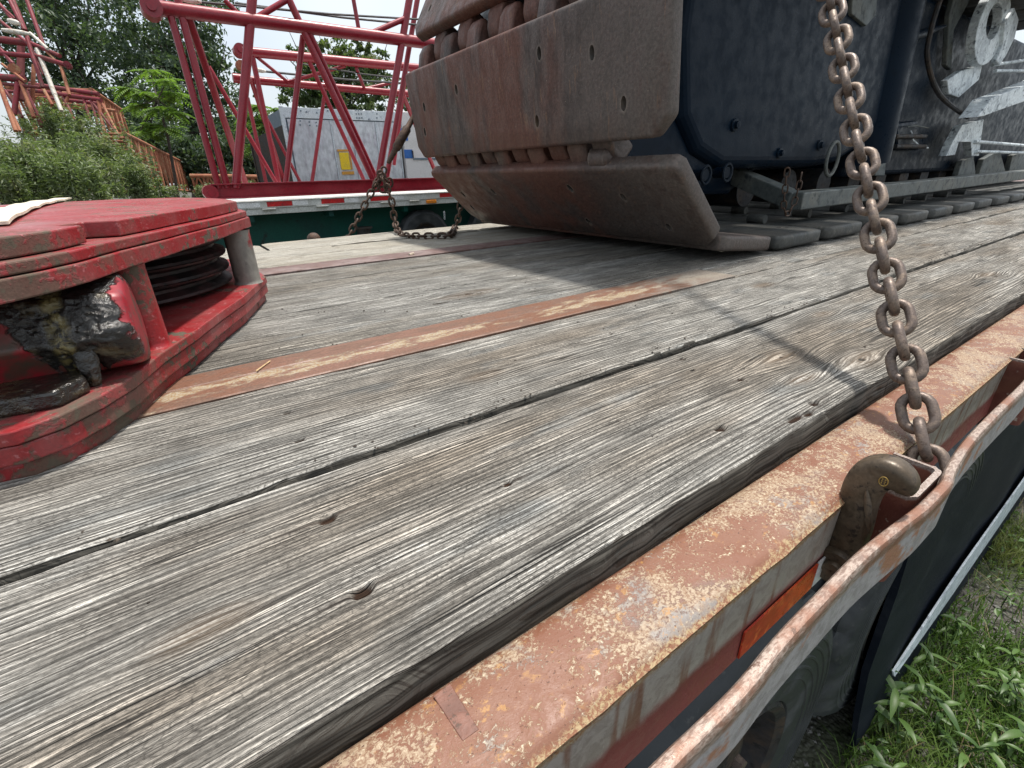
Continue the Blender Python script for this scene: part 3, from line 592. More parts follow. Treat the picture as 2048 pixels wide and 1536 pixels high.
# stake pockets: bent steel channels between side rail and rub rail
def pocket(x0, x1, y_r=.137, y_o=.0885, top=-.028):
    mb = MB(); R = .012; th = .006
    outer = [(x1, y_r), (x1, y_o+R)]+[(x1-R+R*math.cos(a), y_o+R-R*math.sin(a)) for a in np.linspace(0, math.pi/2, 6)[1:]]+[(x0+R-R*math.sin(a), y_o+R-R*math.cos(a)) for a in np.linspace(0, math.pi/2, 6)]+[(x0, y_r)]
    inner = []
    m = len(outer)
    for i, (x, y) in enumerate(outer):
        a = Vector(outer[max(i-1, 0)]); b = Vector(outer[min(i+1, m-1)]); d = (b-a).normalized(); nn = Vector((-d.y, d.x)); 
        c = Vector(((x0+x1)/2, y_r)); 
        if nn.dot(c-Vector((x, y))) < 0: nn = -nn
        inner.append((x+nn.x*th, y+nn.y*th))
    zs = [top+.0015, top-.002, -.085, -.15]
    vs = []
    for j, z in enumerate(zs):
        for i, (x, y) in enumerate(outer): vs.append((x, y, z+(random.uniform(-.0012, .0012) if j == 0 else 0)))
        for i, (x, y) in enumerate(inner): vs.append((x, y, z))
    fs = []
    L = 2*m
    for j in range(len(zs)-1):
        for i in range(m-1):
            fs.append((j*L+i, j*L+i+1, (j+1)*L+i+1, (j+1)*L+i)); fs.append((j*L+m+i, j*L+m+i+1, (j+1)*L+m+i+1, (j+1)*L+m+i))
    for i in range(m-1): fs.append((i, i+1, m+i+1, m+i))
    mb.add(vs, fs); return P(mb, 'stake_pocket', M['pocket'], TR, smooth=True)
def m_pocket():
    t = NT('rusty_pocket_steel'); n1 = t.noise(t.pos, 14, 5, .6); n2 = t.noise(t.pos, 90, 5, .65); n3 = t.noise(t.pos, 420, 3, .6); z = t.sep(t.pos)[2]
    c = t.mix(t.step(n1, .45, .6), (.13, .035, .025, 1), (.19, .07, .045, 1)); c = t.mix(t.step(n2, .62, .7), c, (.32, .25, .21, 1))
    rim = t.step(t.math('ADD', z, t.math('MULTIPLY', n2, .006)), -.0305, -.0275); c = t.mix(rim, c, t.mix(t.step(n3, .4, .6), (.32, .27, .24, 1), (.19, .14, .115, 1)))
    return t.set(color=c, rough=.5, metal=.1, normal=t.bump(t.math('ADD', n2, n3), .5, .0012))
M['pocket'] = m_pocket()
pocket(.577, .667)
for x in (1.19, 1.80, 2.4, 3.0): pocket(x, x+.09, top=-.03)
pocket(-.03-.0, .06)
# reflective tape on the outer face
mb = MB(); mb.box((.352, .1315, -.1405), (.497, .1332, -.104)); P(mb, 'reflective_tape', M['tapeorange'], TR)
mb = MB(); mb.box((.499, .1315, -.1405), (.62, .1332, -.104)); tag(P(mb, 'reflective_tape', M['tapewhite'], TR), 'white reflective tape')
# under the deck
for y0 in (.75, 2.05):
    mb = MB(); mb.box((TRX0+.2, y0, -.52), (TRX1, y0+.02, -.05)); mb.box((TRX0+.2, y0-.06, -.54), (TRX1, y0+.08, -.52)); P(mb, 'main_beam', M['under'], TR)
for i, x in enumerate(np.arange(-1.2, 10.9, .6)):
    mb = MB(); mb.box((x, .212, -.13), (x+.05, 2.71, -.046)); P(mb, 'cross_member', M['under'], TR)
# wheels
def wheel(cx, cy, cz, R=.42, width=.21, name='wheel', parent=None, seg=120):
    def mp(a, b, h): return (cx+a, cy+h, cz+b)
    hub = MB(); rp = [(.03, .012), (.08, .012), (.10, .03), (.155, .035), (.165, .06), (.20, .05), (.215, .012), (.232, .004), (.238, .01), (.238, width-.01)]
    hub.lathe([(0.001, .012)]+rp, 40, mp); rim = None
    ty = MB(); s = [(.236, .014), (.240, .006), (.262, .002), (.285, .000), (.287, -.002), (.292, .000)]
    for k in range(4): r = .305+k*.018; s += [(r, -.001), (r+.002, -.0030), (r+.005, -.0030), (r+.007, -.001)]
    s += [(.385, .004), (.403, .014), (.414, .028)]
    for gy in np.linspace(.035, width-.035, 5): s += [(R-.001, gy-.008), (R-.001, gy+.006), (R-.012, gy+.008), (R-.012, gy+.014)]
    s += [(.414, width-.02), (.40, width-.008), (.36, width), (.24, width-.01)]
    n0 = len(ty.v); ty.lathe(s, seg, mp)
    P_ = len(s)
    for k in range(seg):
        for i, (r, h) in enumerate(s):
            if r > .402 and k % 4 == 0:
                a = 2*math.pi*k/seg; ty.v[k*P_+i] = mp((r-.011)*math.cos(a), (r-.011)*math.sin(a), h)
    w = P(hub, 'wheel', M['rim_black'], parent, smooth=True)
    o = ty.build('tyre', M['tyre'], None, smooth=True); o.parent = w
    bm = MB()
    for k in range(8):
        a = 2*math.pi*k/8; bm.lathe([(.001, .018), (.012, .018), (.012, .032), (.001, .034)], 6, lambda p, q, h, a=a: (cx+.12*math.cos(a)+p, cy+.03-.034+h-.01, cz+.12*math.sin(a)+q))
    o = tag(bm.build('wheel_nuts', M['chain'], None), kind='stuff'); o.parent = w
    return w
for cx in (.45, 1.31, 2.17): wheel(cx, .150, -.66, parent=TR)
for cx in (.45, 1.31, 2.17): wheel(cx, .40, -.66, parent=TR, seg=48)
for cx in (.45, 1.35, 2.25): wheel(cx, 2.56, -.66, parent=TR, seg=48)
mb = MB(); mb.tube([(.45, .3, -.66), (.45, 2.6, -.66)], .05, 12); P(mb, 'axle', M['under'], TR)
mb = MB(); mb.tube([(1.35, .3, -.66), (1.35, 2.6, -.66)], .05, 12); P(mb, 'axle', M['under'], TR)
# black side skirt and, along it, light sheen painted as a pale strip
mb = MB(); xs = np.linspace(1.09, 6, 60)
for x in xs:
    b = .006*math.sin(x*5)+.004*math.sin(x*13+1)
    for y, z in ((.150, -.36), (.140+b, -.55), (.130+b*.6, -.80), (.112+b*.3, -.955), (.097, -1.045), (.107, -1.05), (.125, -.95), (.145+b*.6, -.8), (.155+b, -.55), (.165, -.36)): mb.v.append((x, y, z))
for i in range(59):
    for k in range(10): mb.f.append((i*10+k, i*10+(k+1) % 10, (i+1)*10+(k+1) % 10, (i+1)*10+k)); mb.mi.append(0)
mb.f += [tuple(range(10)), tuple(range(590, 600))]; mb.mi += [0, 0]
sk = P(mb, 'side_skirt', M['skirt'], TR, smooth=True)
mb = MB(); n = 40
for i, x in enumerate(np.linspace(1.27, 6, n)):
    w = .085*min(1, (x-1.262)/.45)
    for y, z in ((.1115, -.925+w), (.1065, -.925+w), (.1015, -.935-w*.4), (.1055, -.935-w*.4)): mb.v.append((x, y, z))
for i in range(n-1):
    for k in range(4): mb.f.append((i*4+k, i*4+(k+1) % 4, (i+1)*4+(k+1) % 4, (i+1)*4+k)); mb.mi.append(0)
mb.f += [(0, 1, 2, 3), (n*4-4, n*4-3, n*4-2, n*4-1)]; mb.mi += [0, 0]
o = mb.build('sheen_strip', worn('pale_blue_grey_sheen', (.58, .64, .68), (.48, .54, .58), (.25, .28, .31), 6, 40, rough=(.4, .6), bump=.2), None); o.parent = sk
# winch knob on the far side
mb = MB(); p = ony(628, 479, 2.78); mb.sphere(p, .036, 16, 10); mb.tube([p+Vector((0, 0, -.11)), p], .02, 12); P(mb, 'winch_head', M['chain_dark'], TR, smooth=True)

# ------------------------------------------------------------------ chains
def link_mesh(wire, width, pitch, name, mat, ns=10, nc=6):
    rc = (width-wire)/2; st = (pitch+wire-2*rc)/2      # centreline half straight
    st = max(st, .001); pts = []
    for a in np.linspace(-math.pi/2, math.pi/2, nc+1): pts.append((rc*math.sin(a)*1.0, 0, st+rc*math.cos(a)))
    for a in np.linspace(math.pi/2, 3*math.pi/2, nc+1): pts.append((rc*math.sin(a), 0, -st+rc*math.cos(a)))
    mb = MB(); mb.tube(pts, wire/2, ns, closed=True); return mb.mesh(name, mat, smooth=True)
def chain(root, pts, pitch, mesh, view=None, start_face=True, twist=0, jitter=.0):
    """links along a polyline; neighbours turned by 90 degrees"""
    pts = [Vector(p) for p in pts]; seg = 0; pos = pts[0].copy(); out = []
    L = [0]
    for a, b in zip(pts, pts[1:]): L.append(L[-1]+(b-a).length)
    def at(s):
        for i in range(len(pts)-1):
            if s <= L[i+1] or i == len(pts)-2: return pts[i]+(pts[i+1]-pts[i])*((s-L[i])/max(L[i+1]-L[i], 1e-6))
    k = 0; s = 0
    while s+pitch*.5 <= L[-1]:
        a = at(max(s-pitch*.6, 0)); b = at(min(s+pitch*.6, L[-1])); d = (b-a).normalized(); c = at(s)
        vdir = (c-Vector((0, 0, CAM_Z))).normalized() if view is None else Vector(view)
        nrm = (vdir-d*vdir.dot(d)).normalized()
        ang = twist*k+(0 if (k % 2 == 0) == start_face else math.pi/2)+random.uniform(-jitter, jitter)
        nrm = (Matrix.Rotation(ang, 3, d) @ nrm)
        xx = nrm.cross(d).normalized()
        m = Matrix((( xx.x, nrm.x, d.x, c.x), (xx.y, nrm.y, d.y, c.y), (xx.z, nrm.z, d.z, c.z), (0, 0, 0, 1)))
        o = bpy.data.objects.new('chain_link', mesh); COL.objects.link(o); o.matrix_world = m; own(o, root); out.append(o)
        s += pitch; k += 1
    return out
LK = link_mesh(.0122, .0435, .034, 'chain_link', M['chain'], 12, 9)
d0 = ray(1835, 826); base = Vector(d0*.60)+Vector((0, 0, CAM_Z)); cdir = Vector((.4742, .5047, .7214)).normalized()
TC = thing('tie_down_chain', 'heavy rusty brown chain rising from the stake pocket across the whole right side', 'chain', base-cdir*.07)
cpts = []
for k in range(-3, 46):
    s = k*.034; sag = .010*math.sin(min(max(s/.75, 0), 1)*math.pi)*1.0
    cpts.append(base+cdir*s-Vector((0, 0, sag*.6)))
chain(TC, cpts[1:], .034, LK, start_face=True, jitter=.08)
# slack end behind the pocket wall, and the grab hook holding on to the pocket
p1 = base-cdir*.068
tail = [p1, p1+Vector((.018, -.008, -.030)), p1+Vector((.03, -.012, -.062)), p1+Vector((.03, -.015, -.10))]
hk = MB(); hp = []
HX = .535
HPX = [(1684,1116,0,(.018,.014)),(1696,1084,0,(.0165,.014)),(1708,1048,0,(.0165,.0145)),(1717,1008,0,(.0165,.015)),(1727,976,0,(.0175,.015)),(1747,951,0,(.0185,.015)),(1772,944,0,(.0175,.0145)),(1795,953,0,(.0155,.0135)),(1809,968,0,(.0125,.012)),(1815,982,0,(.008,.009)),(1816,990,0,(.002,.004))]
def onx(x, y, X): d = ray(x, y); return Vector(d*(X/d[0])) + Vector((0, 0, CAM_Z))
pts = [onx(a, b, HX) for a, b, _, _ in HPX]
path = cr([tuple(p) for p in pts], 5); rad = []
for i in range(len(path)):
    t = i/5; j = min(int(t), len(HPX)-2); f = t-j; a = HPX[j][3]; b = HPX[j+1][3]; rad.append((a[0]*(1-f)+b[0]*f, a[1]*(1-f)+b[1]*f))
def sweep(mb, path, rad, n=28, pw=3.4):
    N = len(path); vs = []
    for i in range(N):
        T = (path[min(i+1, N-1)]-path[max(i-1, 0)]).normalized(); w = Vector((1, 0, 0)); u = T.cross(w).normalized(); w = u.cross(T)
        for k in range(n):
            a = 2*math.pi*k/n; ca, sa = math.cos(a), math.sin(a)
            x = math.copysign(abs(ca)**(2/pw), ca); y = math.copysign(abs(sa)**(2/pw), sa)
            vs.append(path[i]+u*x*rad[i][0]+w*y*rad[i][1])
    fs = [(i*n+k, i*n+(k+1) % n, (i+1)*n+(k+1) % n, (i+1)*n+k) for i in range(N-1) for k in range(n)]+[tuple(range(n)), tuple(range((N-1)*n, N*n))]
    mb.add(vs, fs)
sweep(hk, path, rad)
c0 = pts[0]-Vector((0, 0, .004))
hk.lathe([(.001, -.021), (.021, -.021), (.024, -.017), (.024, .017), (.021, .021), (.001, .021)], 28, lambda a, b, h: (c0.x+h, c0.y+a, c0.z+b))
hook = P(hk, 'grab_hook', M['hook'], TC, smooth=True)
mb = MB(); mb.lathe([(.001, -.026), (.009, -.026), (.011, -.023), (.011, .0), (.001, 0)], 20, lambda a, b, h: (c0.x+h, c0.y+a, c0.z+b)); sub(mb, 'pin', M['hook'], hook, smooth=True)
# groove rib on the hook's cheek and its small gold mark
FXH = HX-.0158
g0 = onx(1734, 980, FXH); g1 = onx(1738, 1066, FXH)
mb = MB(); mb.tube([g0+(g1-g0)*t for t in np.linspace(0, 1, 8)], [.0010, .0026, .0032, .0034, .0034, .003, .0022, .001], 10); sub(mb, 'rib', M['hook'], hook, smooth=True)
g = onx(1767, 963, FXH-.0006); mb = MB()
mb.tube([g+Vector((0, .0037*math.cos(a), .0050*math.sin(a))) for a in np.linspace(0, 2*math.pi, 20)[:-1]], .0005, 6, closed=True)
for dx, dz in ((-.0013, .0022), (.0013, .0022), (-.0013, 0), (.0013, 0), (-.0013, -.0022), (.0013, -.0022)): mb.sphere(g+Vector((0, dx, dz)), .0008, 6, 4)
sub(mb, 'emblem', M['brass'], hook)

# ------------------------------------------------------------------ red sheave block lying on the deck
SB = thing('sheave_block', 'chipped red sheave block caked in black grease lying on the planks', 'crane block', (-.2, 1.4, 0))
# outline, anticlockwise, in deck coordinates
OL = [(.186, 1.40), (.105, 1.185), (.045, 1.06), (-.005, .945), (-.05, .855), (-.085, .765), (-.115, .715), (-.150, .675), (-.186, .658), (-.225, .665), (-.30, .70), (-.42, .80), (-.55, .98), (-.62, 1.25), (-.60, 1.55), (-.50, 1.82), (-.33, 2.0), (-.10, 2.06), (.07, 1.98), (.15, 1.80), (.185, 1.60)]
CEN = Vector((-.2, 1.35))
def inset(poly, d):
    out = []; n = len(poly)
    for i in range(n):
        a, b, c = Vector(poly[i-1]), Vector(poly[i]), Vector(poly[(i+1) % n])
        e = (c-a).normalized(); nn = Vector((-e.y, e.x))
        if nn.dot(CEN-b) < 0: nn = -nn
        out.append(tuple(b+nn*d))
    return out
def plate(z0, z1, d, name='plate', bev=.002, notch=False, mat='blockred'):
    mb = MB(); o = inset(OL, d)
    o = [(p.x, p.y) for p in cr([o[-1]]+o+[o[0]], 3)[3:-4]] if False else o
    if notch:
        i = 3; a, b = Vector(o[3]), Vector(o[4]); o = o[:4]+[tuple(a+(b-a)*.55), tuple(a+(b-a)*.62+Vector((-.035, .012))), tuple(a+(b-a)*1.2+Vector((-.035, .012))), tuple(a+(b-a)*1.28)]+o[5:]
    mb.prism(o, z0, z1, lambda a, b, h: (a, b, h)); return P(mb, name, M[mat], SB, bevel=bev, seg=2)
plate(.001, .022, .012, bev=.004); plate(.0235, .046, .003); plate(.0475, .064, .0)
plate(.190, .2135, .006); plate(.215, .228, .010); plate(.2295, .251, .026, notch=True)
# weld bead along the seam under the upper plate
for (x, y, r, m) in ((.137, 1.345, .029, 'postgrey'), (-.062, .905, .0235, 'blockred'), (-.45, 1.0, .03, 'blockred'), (-.45, 1.75, .03, 'blockred'), (.05, 1.85, .03, 'blockred')):
    mb = MB(); mb.lathe([(r+.004, .0635), (r+.001, .067), (r, .072), (r, .182), (r+.001, .1895)], 28, lambda a, b, h: (x+a, y+b, h)); P(mb, 'spacer_tube', M[m], SB, smooth=True)
for z in (.082, .115, .148):
    mb = MB(); R = .275; mb.lathe([(.05, z), (R-.03, z+.002), (R-.005, z-.006), (R, z-.003), (R-.002, z+.002), (R-.022, z+.010), (R-.022, z+.016), (R-.002, z+.024), (R, z+.028), (R-.005, z+.031), (R-.03, z+.024), (.05, z+.026)], 64, lambda a, b, h: (-.165+a, 1.40+b, h)); P(mb, 'sheave', M['sheave'], SB, smooth=True)
mb = MB(); mb.lathe([(.07, .064), (.07, .19)], 24, lambda a, b, h: (-.165+a, 1.40+b, h)); P(mb, 'sheave_pin', M['sheave'], SB, smooth=True)
# big blunt octagonal trunnion, its skin dense enough to carry thick smeared grease
cy, cz, ra = .838, .124, .066
XS = np.concatenate([np.linspace(-.42, -.26, 9), np.linspace(-.255, -.085, 110), [-.080, -.075, -.070, -.066, -.063, -.061]]); NA = 200
AA = np.linspace(0, 2*np.pi, NA+1)[:-1]; XX, TT = np.meshgrid(XS, AA, indexing='ij')
seg8 = np.pi/4; oc = np.cos(seg8/2)/np.cos(((TT+seg8/2*0) % seg8)-seg8/2); oc = np.minimum(oc, .985)
endr = np.interp(XX, [-.6, -.078, -.071, -.066, -.063, -.061], [1, 1, .985, .93, .82, .5])
fl = np.interp(XX, [-.6, -.235, -.225, -.205, -.195], [1.10, 1.10, 1.08, 1.0, 1.0])
Rr = ra*oc*endr*fl
gmask = np.exp(-((XX+.118-.012*np.sin(TT*2))/.044)**4)*np.clip(1.35-np.abs(((TT-2.35+np.pi) % (2*np.pi))-np.pi)/1.15, 0, 1)
gmask = np.clip(gmask*1.5*(0.45+.9*vnoise(XX*70+9, TT*7+3, 41)), 0, 1)
nz_ = vnoise(XX*70+5, TT*8+40, 31)*.5+vnoise(XX*170+5, TT*20+40, 32)*.3+vnoise(XX*420+5, TT*50+40, 33)*.2
ridg = 1-np.abs(nz_*2-1)
Rr = Rr+gmask*(.0012+.0048*ridg**1.5)
drip = np.exp(-((XX+.128)/.018)**2)*np.exp(-((TT-3.75)/.35)**2)*(.5+.5*np.sin(XX*520)); Rr = Rr+drip*.004
V = np.stack([XX, cy+Rr*1.30*np.cos(TT), np.minimum(cz+Rr*np.sin(TT), .1885)], -1).reshape(-1, 3)
nx_ = len(XS); idx = np.arange(nx_*NA).reshape(nx_, NA); idn = np.roll(idx, -1, axis=1)
F4 = np.stack([idx[:-1], idn[:-1], idn[1:], idx[1:]], -1).reshape(-1, 4).tolist()+[idx[0].tolist(), idx[-1].tolist()[::-1]]
me = bpy.data.meshes.new('trunnion'); me.from_pydata(V.tolist(), [], F4); me.materials.append(M['grease'])
at_ = me.attributes.new('grease', 'FLOAT', 'POINT'); at_.data.foreach_set('value', np.clip(gmask*1.6+drip*1.5, 0, 1).reshape(-1).astype(np.float32)); smooth_by(me, 60)
tro = own(link('trunnion', me), SB)
M['gr2'] = worn('grease_lumps', (.015, .013, .011), (.05, .038, .02), (.10, .08, .04), 30, 90, (.45, .6), (.6, .7), rough=(.12, .3), bump=.9, bd=.004, bs=120, spec=.7)
gm = MB()
for x, l, a in ((-.122, .055, .010),):
    y = cy-ra*1.22; gm.tube([(x, y+.006, .12), (x+.001, y-.003, .098), (x-.001, y-.001, .098-l*.6), (x+.002, y+.004, .098-l)], [(.010, .004), (.012, .006), (.007, .004), (.002, .002)], 10)
o = gm.build('grease', M['gr2'], None, smooth=True); o.parent = tro; o.matrix_parent_inverse = Matrix.Translation(Vector((0, 0, 0)))
o.matrix_parent_inverse = (Matrix.Translation(SB.location).inverted() @ Matrix.Identity(4)).inverted() @ Matrix.Translation(SB.location).inverted()
tag(o, kind='stuff')
mb = MB(); mb.prism([(-.40, .80), (-.34, .745), (-.20, .705), (-.15, .70), (-.125, .735), (-.14, .80), (-.40, .9)], .0645, .085, lambda a, b, h: (a, b, h)); P(mb, 'bearing_pad', M['gr2'], SB, bevel=.004)
# pale strap lying on top of the block
mb = MB(); path = [onz(a, b, .2535) for a, b in ((-40, 452), (15, 428), (55, 414), (90, 406), (128, 400))]
vs = []; wd = [.045, .04, .034, .026, .01]; wd = [.03, .045, .05, .05, .012]
sp = cr([tuple(p) for p in path], 4)
for i, p in enumerate(sp):
    d = (sp[min(i+1, len(sp)-1)]-sp[max(i-1, 0)]).normalized(); sd = Vector((-d.y, d.x, 0)); w = .027 if i < len(sp)-3 else .020
    z = .003*math.sin(i*.9)
    for s, h in ((-1, 0), (1, 0), (1, .004), (-1, .004)): vs.append(p+sd*s*w+Vector((0, 0, h+abs(z))))
n = len(sp); mb.add(vs, [(i*4+k, i*4+(k+1) % 4, (i+1)*4+(k+1) % 4, (i+1)*4+k) for i in range(n-1) for k in range(4)]+[(0, 1, 2, 3), (4*n-4, 4*n-3, 4*n-2, 4*n-1)])
tag(mb.build('strap', M['strap'], smooth=True), 'off-white webbing strap laid over the top of the red block', 'strap')

# ------------------------------------------------------------------ crawler track
CR = thing('crawler_track', 'huge crawler track with rusty brown shoes around a dark blue frame', 'crane track', (1.7, 1.7, 0))
SW = .775; YC = .92+SW
def shoe_mesh():
    hu = .185; pl = []
    poly = [(-hu, -SW+.05), (-hu+.05, -SW), (hu-.02, -SW), (hu, -SW+.02), (hu, SW-.02), (hu-.02, SW), (-hu+.05, SW), (-hu, SW-.05)]
    mb = MB(); mb.prism(poly, 0, -.052, lambda a, b, h: (a, b, h))
    # u: +hu is the upper / leading edge, w = 0 is the outer face, -w inwards
    o = mb.build('tmp', [M['shoe'], M['shoe_side']]); o.modifiers.new('b', 'BEVEL').width = .013; o.modifiers['b'].segments = 3
    cut = MB()
    for u, v in ((.05, -.50), (-.09, -.62), (.03, .62), (-.07, .66), (.09, -.26), (-.1, -.22), (.06, .30)):
        cut.lathe([(.0001, .01), (.013, .01), (.013, -.07), (.0001, -.07)], 12, lambda a, b, h, u=u, v=v: (u+a*1.5, v+b*.8, h))
    c = cut.build('tmpc', M['shoe_side']); m = o.modifiers.new('bo', 'BOOLEAN'); m.object = c; m.operation = 'DIFFERENCE'; m.solver = 'EXACT'
    dg = bpy.context.evaluated_depsgraph_get(); me = bpy.data.meshes.new_from_object(o.evaluated_get(dg))
    bpy.data.objects.remove(o); bpy.data.objects.remove(c)
    me.name = 'track_shoe'; smooth_by(me, 30); return me
M['shoe_dark'] = worn('track_shoe_dim_grey_green', (.060, .064, .062), (.085, .082, .073), (.13, .125, .11), 5, 18, (.45, .62), (.56, .7), rough=(.42, .7), metal=.15, bump=.4, bd=.003, bs=90)  # darker copy of the shoe colour: dimmer light painted into the flat row
SHOE = shoe_mesh()
SHOED = SHOE.copy(); SHOED.materials.clear(); SHOED.materials.append(M['shoe_dark'])
def finger_mesh(lower):
    """one interlocking link finger under the gap between two shoes"""
    mb = MB(); w = .112 if lower else .10
    if lower: sec = [(-.14, -.045), (-.20, -.045), (-.25, -.058), (-.282, -.082), (-.28, -.12), (-.14, -.13)]; tp = .80
    else: sec = [(.14, -.045), (.195, -.045), (.245, -.058), (.278, -.085), (.276, -.12), (.14, -.13)]; tp = .84
    n = len(sec); a = []
    for sgn in (-1, 1):
        for k, (u, h) in enumerate(sec): a.append((u, sgn*w/2*(tp if k in (2, 3, 4) else 1.0), h))
    mb.add(a, [tuple(range(n)), tuple(range(n, 2*n))[::-1]]+[(k, (k+1) % n, n+(k+1) % n, n+k) for k in range(n)])
    o = mb.build('tmp', M['shoe']); b = o.modifiers.new('b', 'BEVEL'); b.width = .022; b.segments = 4
    dg = bpy.context.evaluated_depsgraph_get(); me = bpy.data.meshes.new_from_object(o.evaluated_get(dg)); bpy.data.objects.remove(o); me.name = 'link_lug'; smooth_by(me, 50); return me
LUGL, LUGU = finger_mesh(True), finger_mesh(False)
VL, VU = (-.36, -.13, .10, .33, .55), (-.47, -.245, -.015, .215, .44, .66)
def boss_mesh():
    mb = MB(); mb.lathe([(.001, 0), (.020, 0), (.022, .004), (.022, .076), (.020, .08), (.001, .08)], 14, lambda a, b, h: (.2+a, h, -.068+b))
    return mb.mesh('pin_boss', M['shoe_dark'], smooth=True)
BOSS = boss_mesh()
# outer line of each shoe (x0,z0 = leading/upper end ; x1,z1 = trailing/lower end)
segs = [(1.70, 1.30, 1.38, 1.23), (1.35, 1.19, 1.172, .885), (1.122, .742, 1.165, .375), (1.205, .305, 1.478, .050), (1.50, .040, 1.85, .006)]
x = 1.872
while x < 8.4: segs.append((x, .005, x+.37, .005)); x += .41
top = [(x, 1.31, x-.37, 1.31) for x in np.arange(2.04, 6.3, .41)]
CENT = Vector((1.72, .6))
for i, (x0, z0, x1, z1) in enumerate(segs+top):
    a, b = Vector((x0, 0, z0)), Vector((x1, 0, z1)); c = (a+b)/2; u = (a-b).normalized(); v = Vector((0, 1, 0)); w = u.cross(v)
    inw = Vector((CENT.x if c.x < 1.9 else c.x, 0, CENT.y))-c
    vv = v
    if w.dot(inw) > 0: w = -w; vv = -v
    # keep a right-handed frame and the same side of the shoe towards the viewer
    m = Matrix(((u.x, v.x, w.x, c.x), (u.y, v.y, w.y, YC+random.uniform(-.004, .004)), (u.z, v.z, w.z, c.z), (0, 0, 0, 1)))
    if m.to_3x3().determinant() < 0:
        m = Matrix(((u.x, v.x, w.x, c.x), (u.y, v.y, w.y, YC), (u.z, v.z, w.z, c.z), (0, 0, 0, 1)))
    s = (a-b).length/.37
    m = m @ Matrix.Diagonal((s, 1, 1, 1)) @ Matrix.Rotation(random.uniform(-.004, .004), 4, 'Z')
    o = link('track_shoe', SHOE if i < 5 else SHOED); o.matrix_world = m; own(o, CR)
    if i < 5:
        for me, vs_ in ((LUGL, VL), (LUGU, VU)):
            for v_ in vs_: q = link('link_lug', me); q.parent = o; q.location = (0, v_, 0)
    if 4 <= i < 14:
        for v_ in (-.50, -.16): q = link('pin_boss', BOSS); q.parent = o; q.location = (0, v_, 0)
mb = MB(); mb.tube([(1.74, 1.34, .62), (1.74, 2.44, .62)], .46, 48); P(mb, 'idler_wheel', M['blue'], CR, smooth=True, bevel=.02)
# pin end seen on the third gap
mb = MB(); p = Vector((1.24, 1.27, .335)); mb.tube([p, p+Vector((0, -.07, 0))], .036, 16); mb.sphere(p+Vector((0, -.07, 0)), .034, 14, 8, (1, .4, 1)); P(mb, 'pin_end', M['shoe'], CR, smooth=True)
# frame
fr = MB(); ps = [(1.68, 1.20), (1.66, .72), (1.72, .47), (1.84, .35), (2.02, .29), (2.85, .285), (3.12, .305), (3.36, .38), (3.55, .52), (3.62, .70), (3.62, 1.2)]
fr.prism(ps, 1.30, 2.15, lambda a, b, h: (a, h, b)); FR = P(fr, 'track_frame', M['blue'], CR, bevel=.05, seg=5)
mb = MB(); mb.box((3.5, 1.42, .22), (9.5, 2.1, 1.2)); P(mb, 'rear_frame', M['blue'], CR, bevel=.03, seg=3)
mb = MB(); mb.tube([(3.62, 1.40, .30), (3.50, 1.40, 1.2)], .16, 28); P(mb, 'streak_column', M['blue'], CR, smooth=True)  # rounded column added to give a vertical light streak
mb = MB(); c = ony(1665, 318, 1.26); mb.tube([c+Vector((.062*math.cos(a), 0, .080*math.sin(a))) for a in np.linspace(0, 2*math.pi, 33)[:-1]], .009, 8, closed=True); P(mb, 'lifting_ring', M['greyframe'], CR, smooth=True)
for (a, b) in ((1455, 345), (1412, 350)):
    mb = MB(); c = ony(a, b, 1.27); mb.tube([c+Vector((.03*math.cos(t), 0, .034*math.sin(t))) for t in np.linspace(0, 2*math.pi, 21)[:-1]], .006, 6, closed=True); mb.tube([c, c+Vector((0, .06, 0))], .022, 12); P(mb, 'bolt_boss', M['blue'], CR, smooth=True)
for i, (a, b) in enumerate(((1470, 250), (1560, 306), (1640, 290))):
    mb = MB(); c = ony(a, b, 1.295); mb.lathe([(.026, 0), (.024, -.004), (.015, -.005), (.014, -.018), (.001, -.019)], 6 if i % 2 else 12, lambda p, q, h: (c.x+p, c.y+h, c.z+q)); P(mb, 'bolt', M['blue'], CR)
mb = MB(); mb.tube(cr([tuple(ony(a, b, 1.22)) for a, b in ((1880, 0), (1862, 60), (1855, 120), (1880, 190), (1935, 235))], 6), .013, 8); P(mb, 'hydraulic_hose', M['rim_black'], CR, smooth=True)
# lower hull below the housing
mb = MB(); mb.prism([(1.75, .30), (1.85, .19), (2.35, .17), (2.6, .30)], 1.45, 2.0, lambda a, b, h: (a, h, b)); P(mb, 'lower_hull', M['blue'], CR, bevel=.02)
for i, x in enumerate(np.arange(2.5, 8, .42)):
    mb = MB(); mb.tube([(x, 1.45, .19), (x, 2.0, .19)], .085, 20); P(mb, 'track_roller', M['rim_black'], CR, smooth=True)
# guard rail: diagonal leg and long beam of box section
A = ony(1473, 352, 1.45); B = ony(1584, 402, 1.12); C = ony(2048, 352, 1.12); C = B+(Vector((8.0, 1.12, .135))-B)
gr = MB(); gr.bar(A, B+Vector((.02, 0, 0)), .08, .072); gr.bar(B-Vector((.01, 0, 0)), Vector((8.5, 1.12, B.z+.03)), .10, .072); GR = P(gr, 'guard_rail', M['greyframe'], CR, bevel=.005)
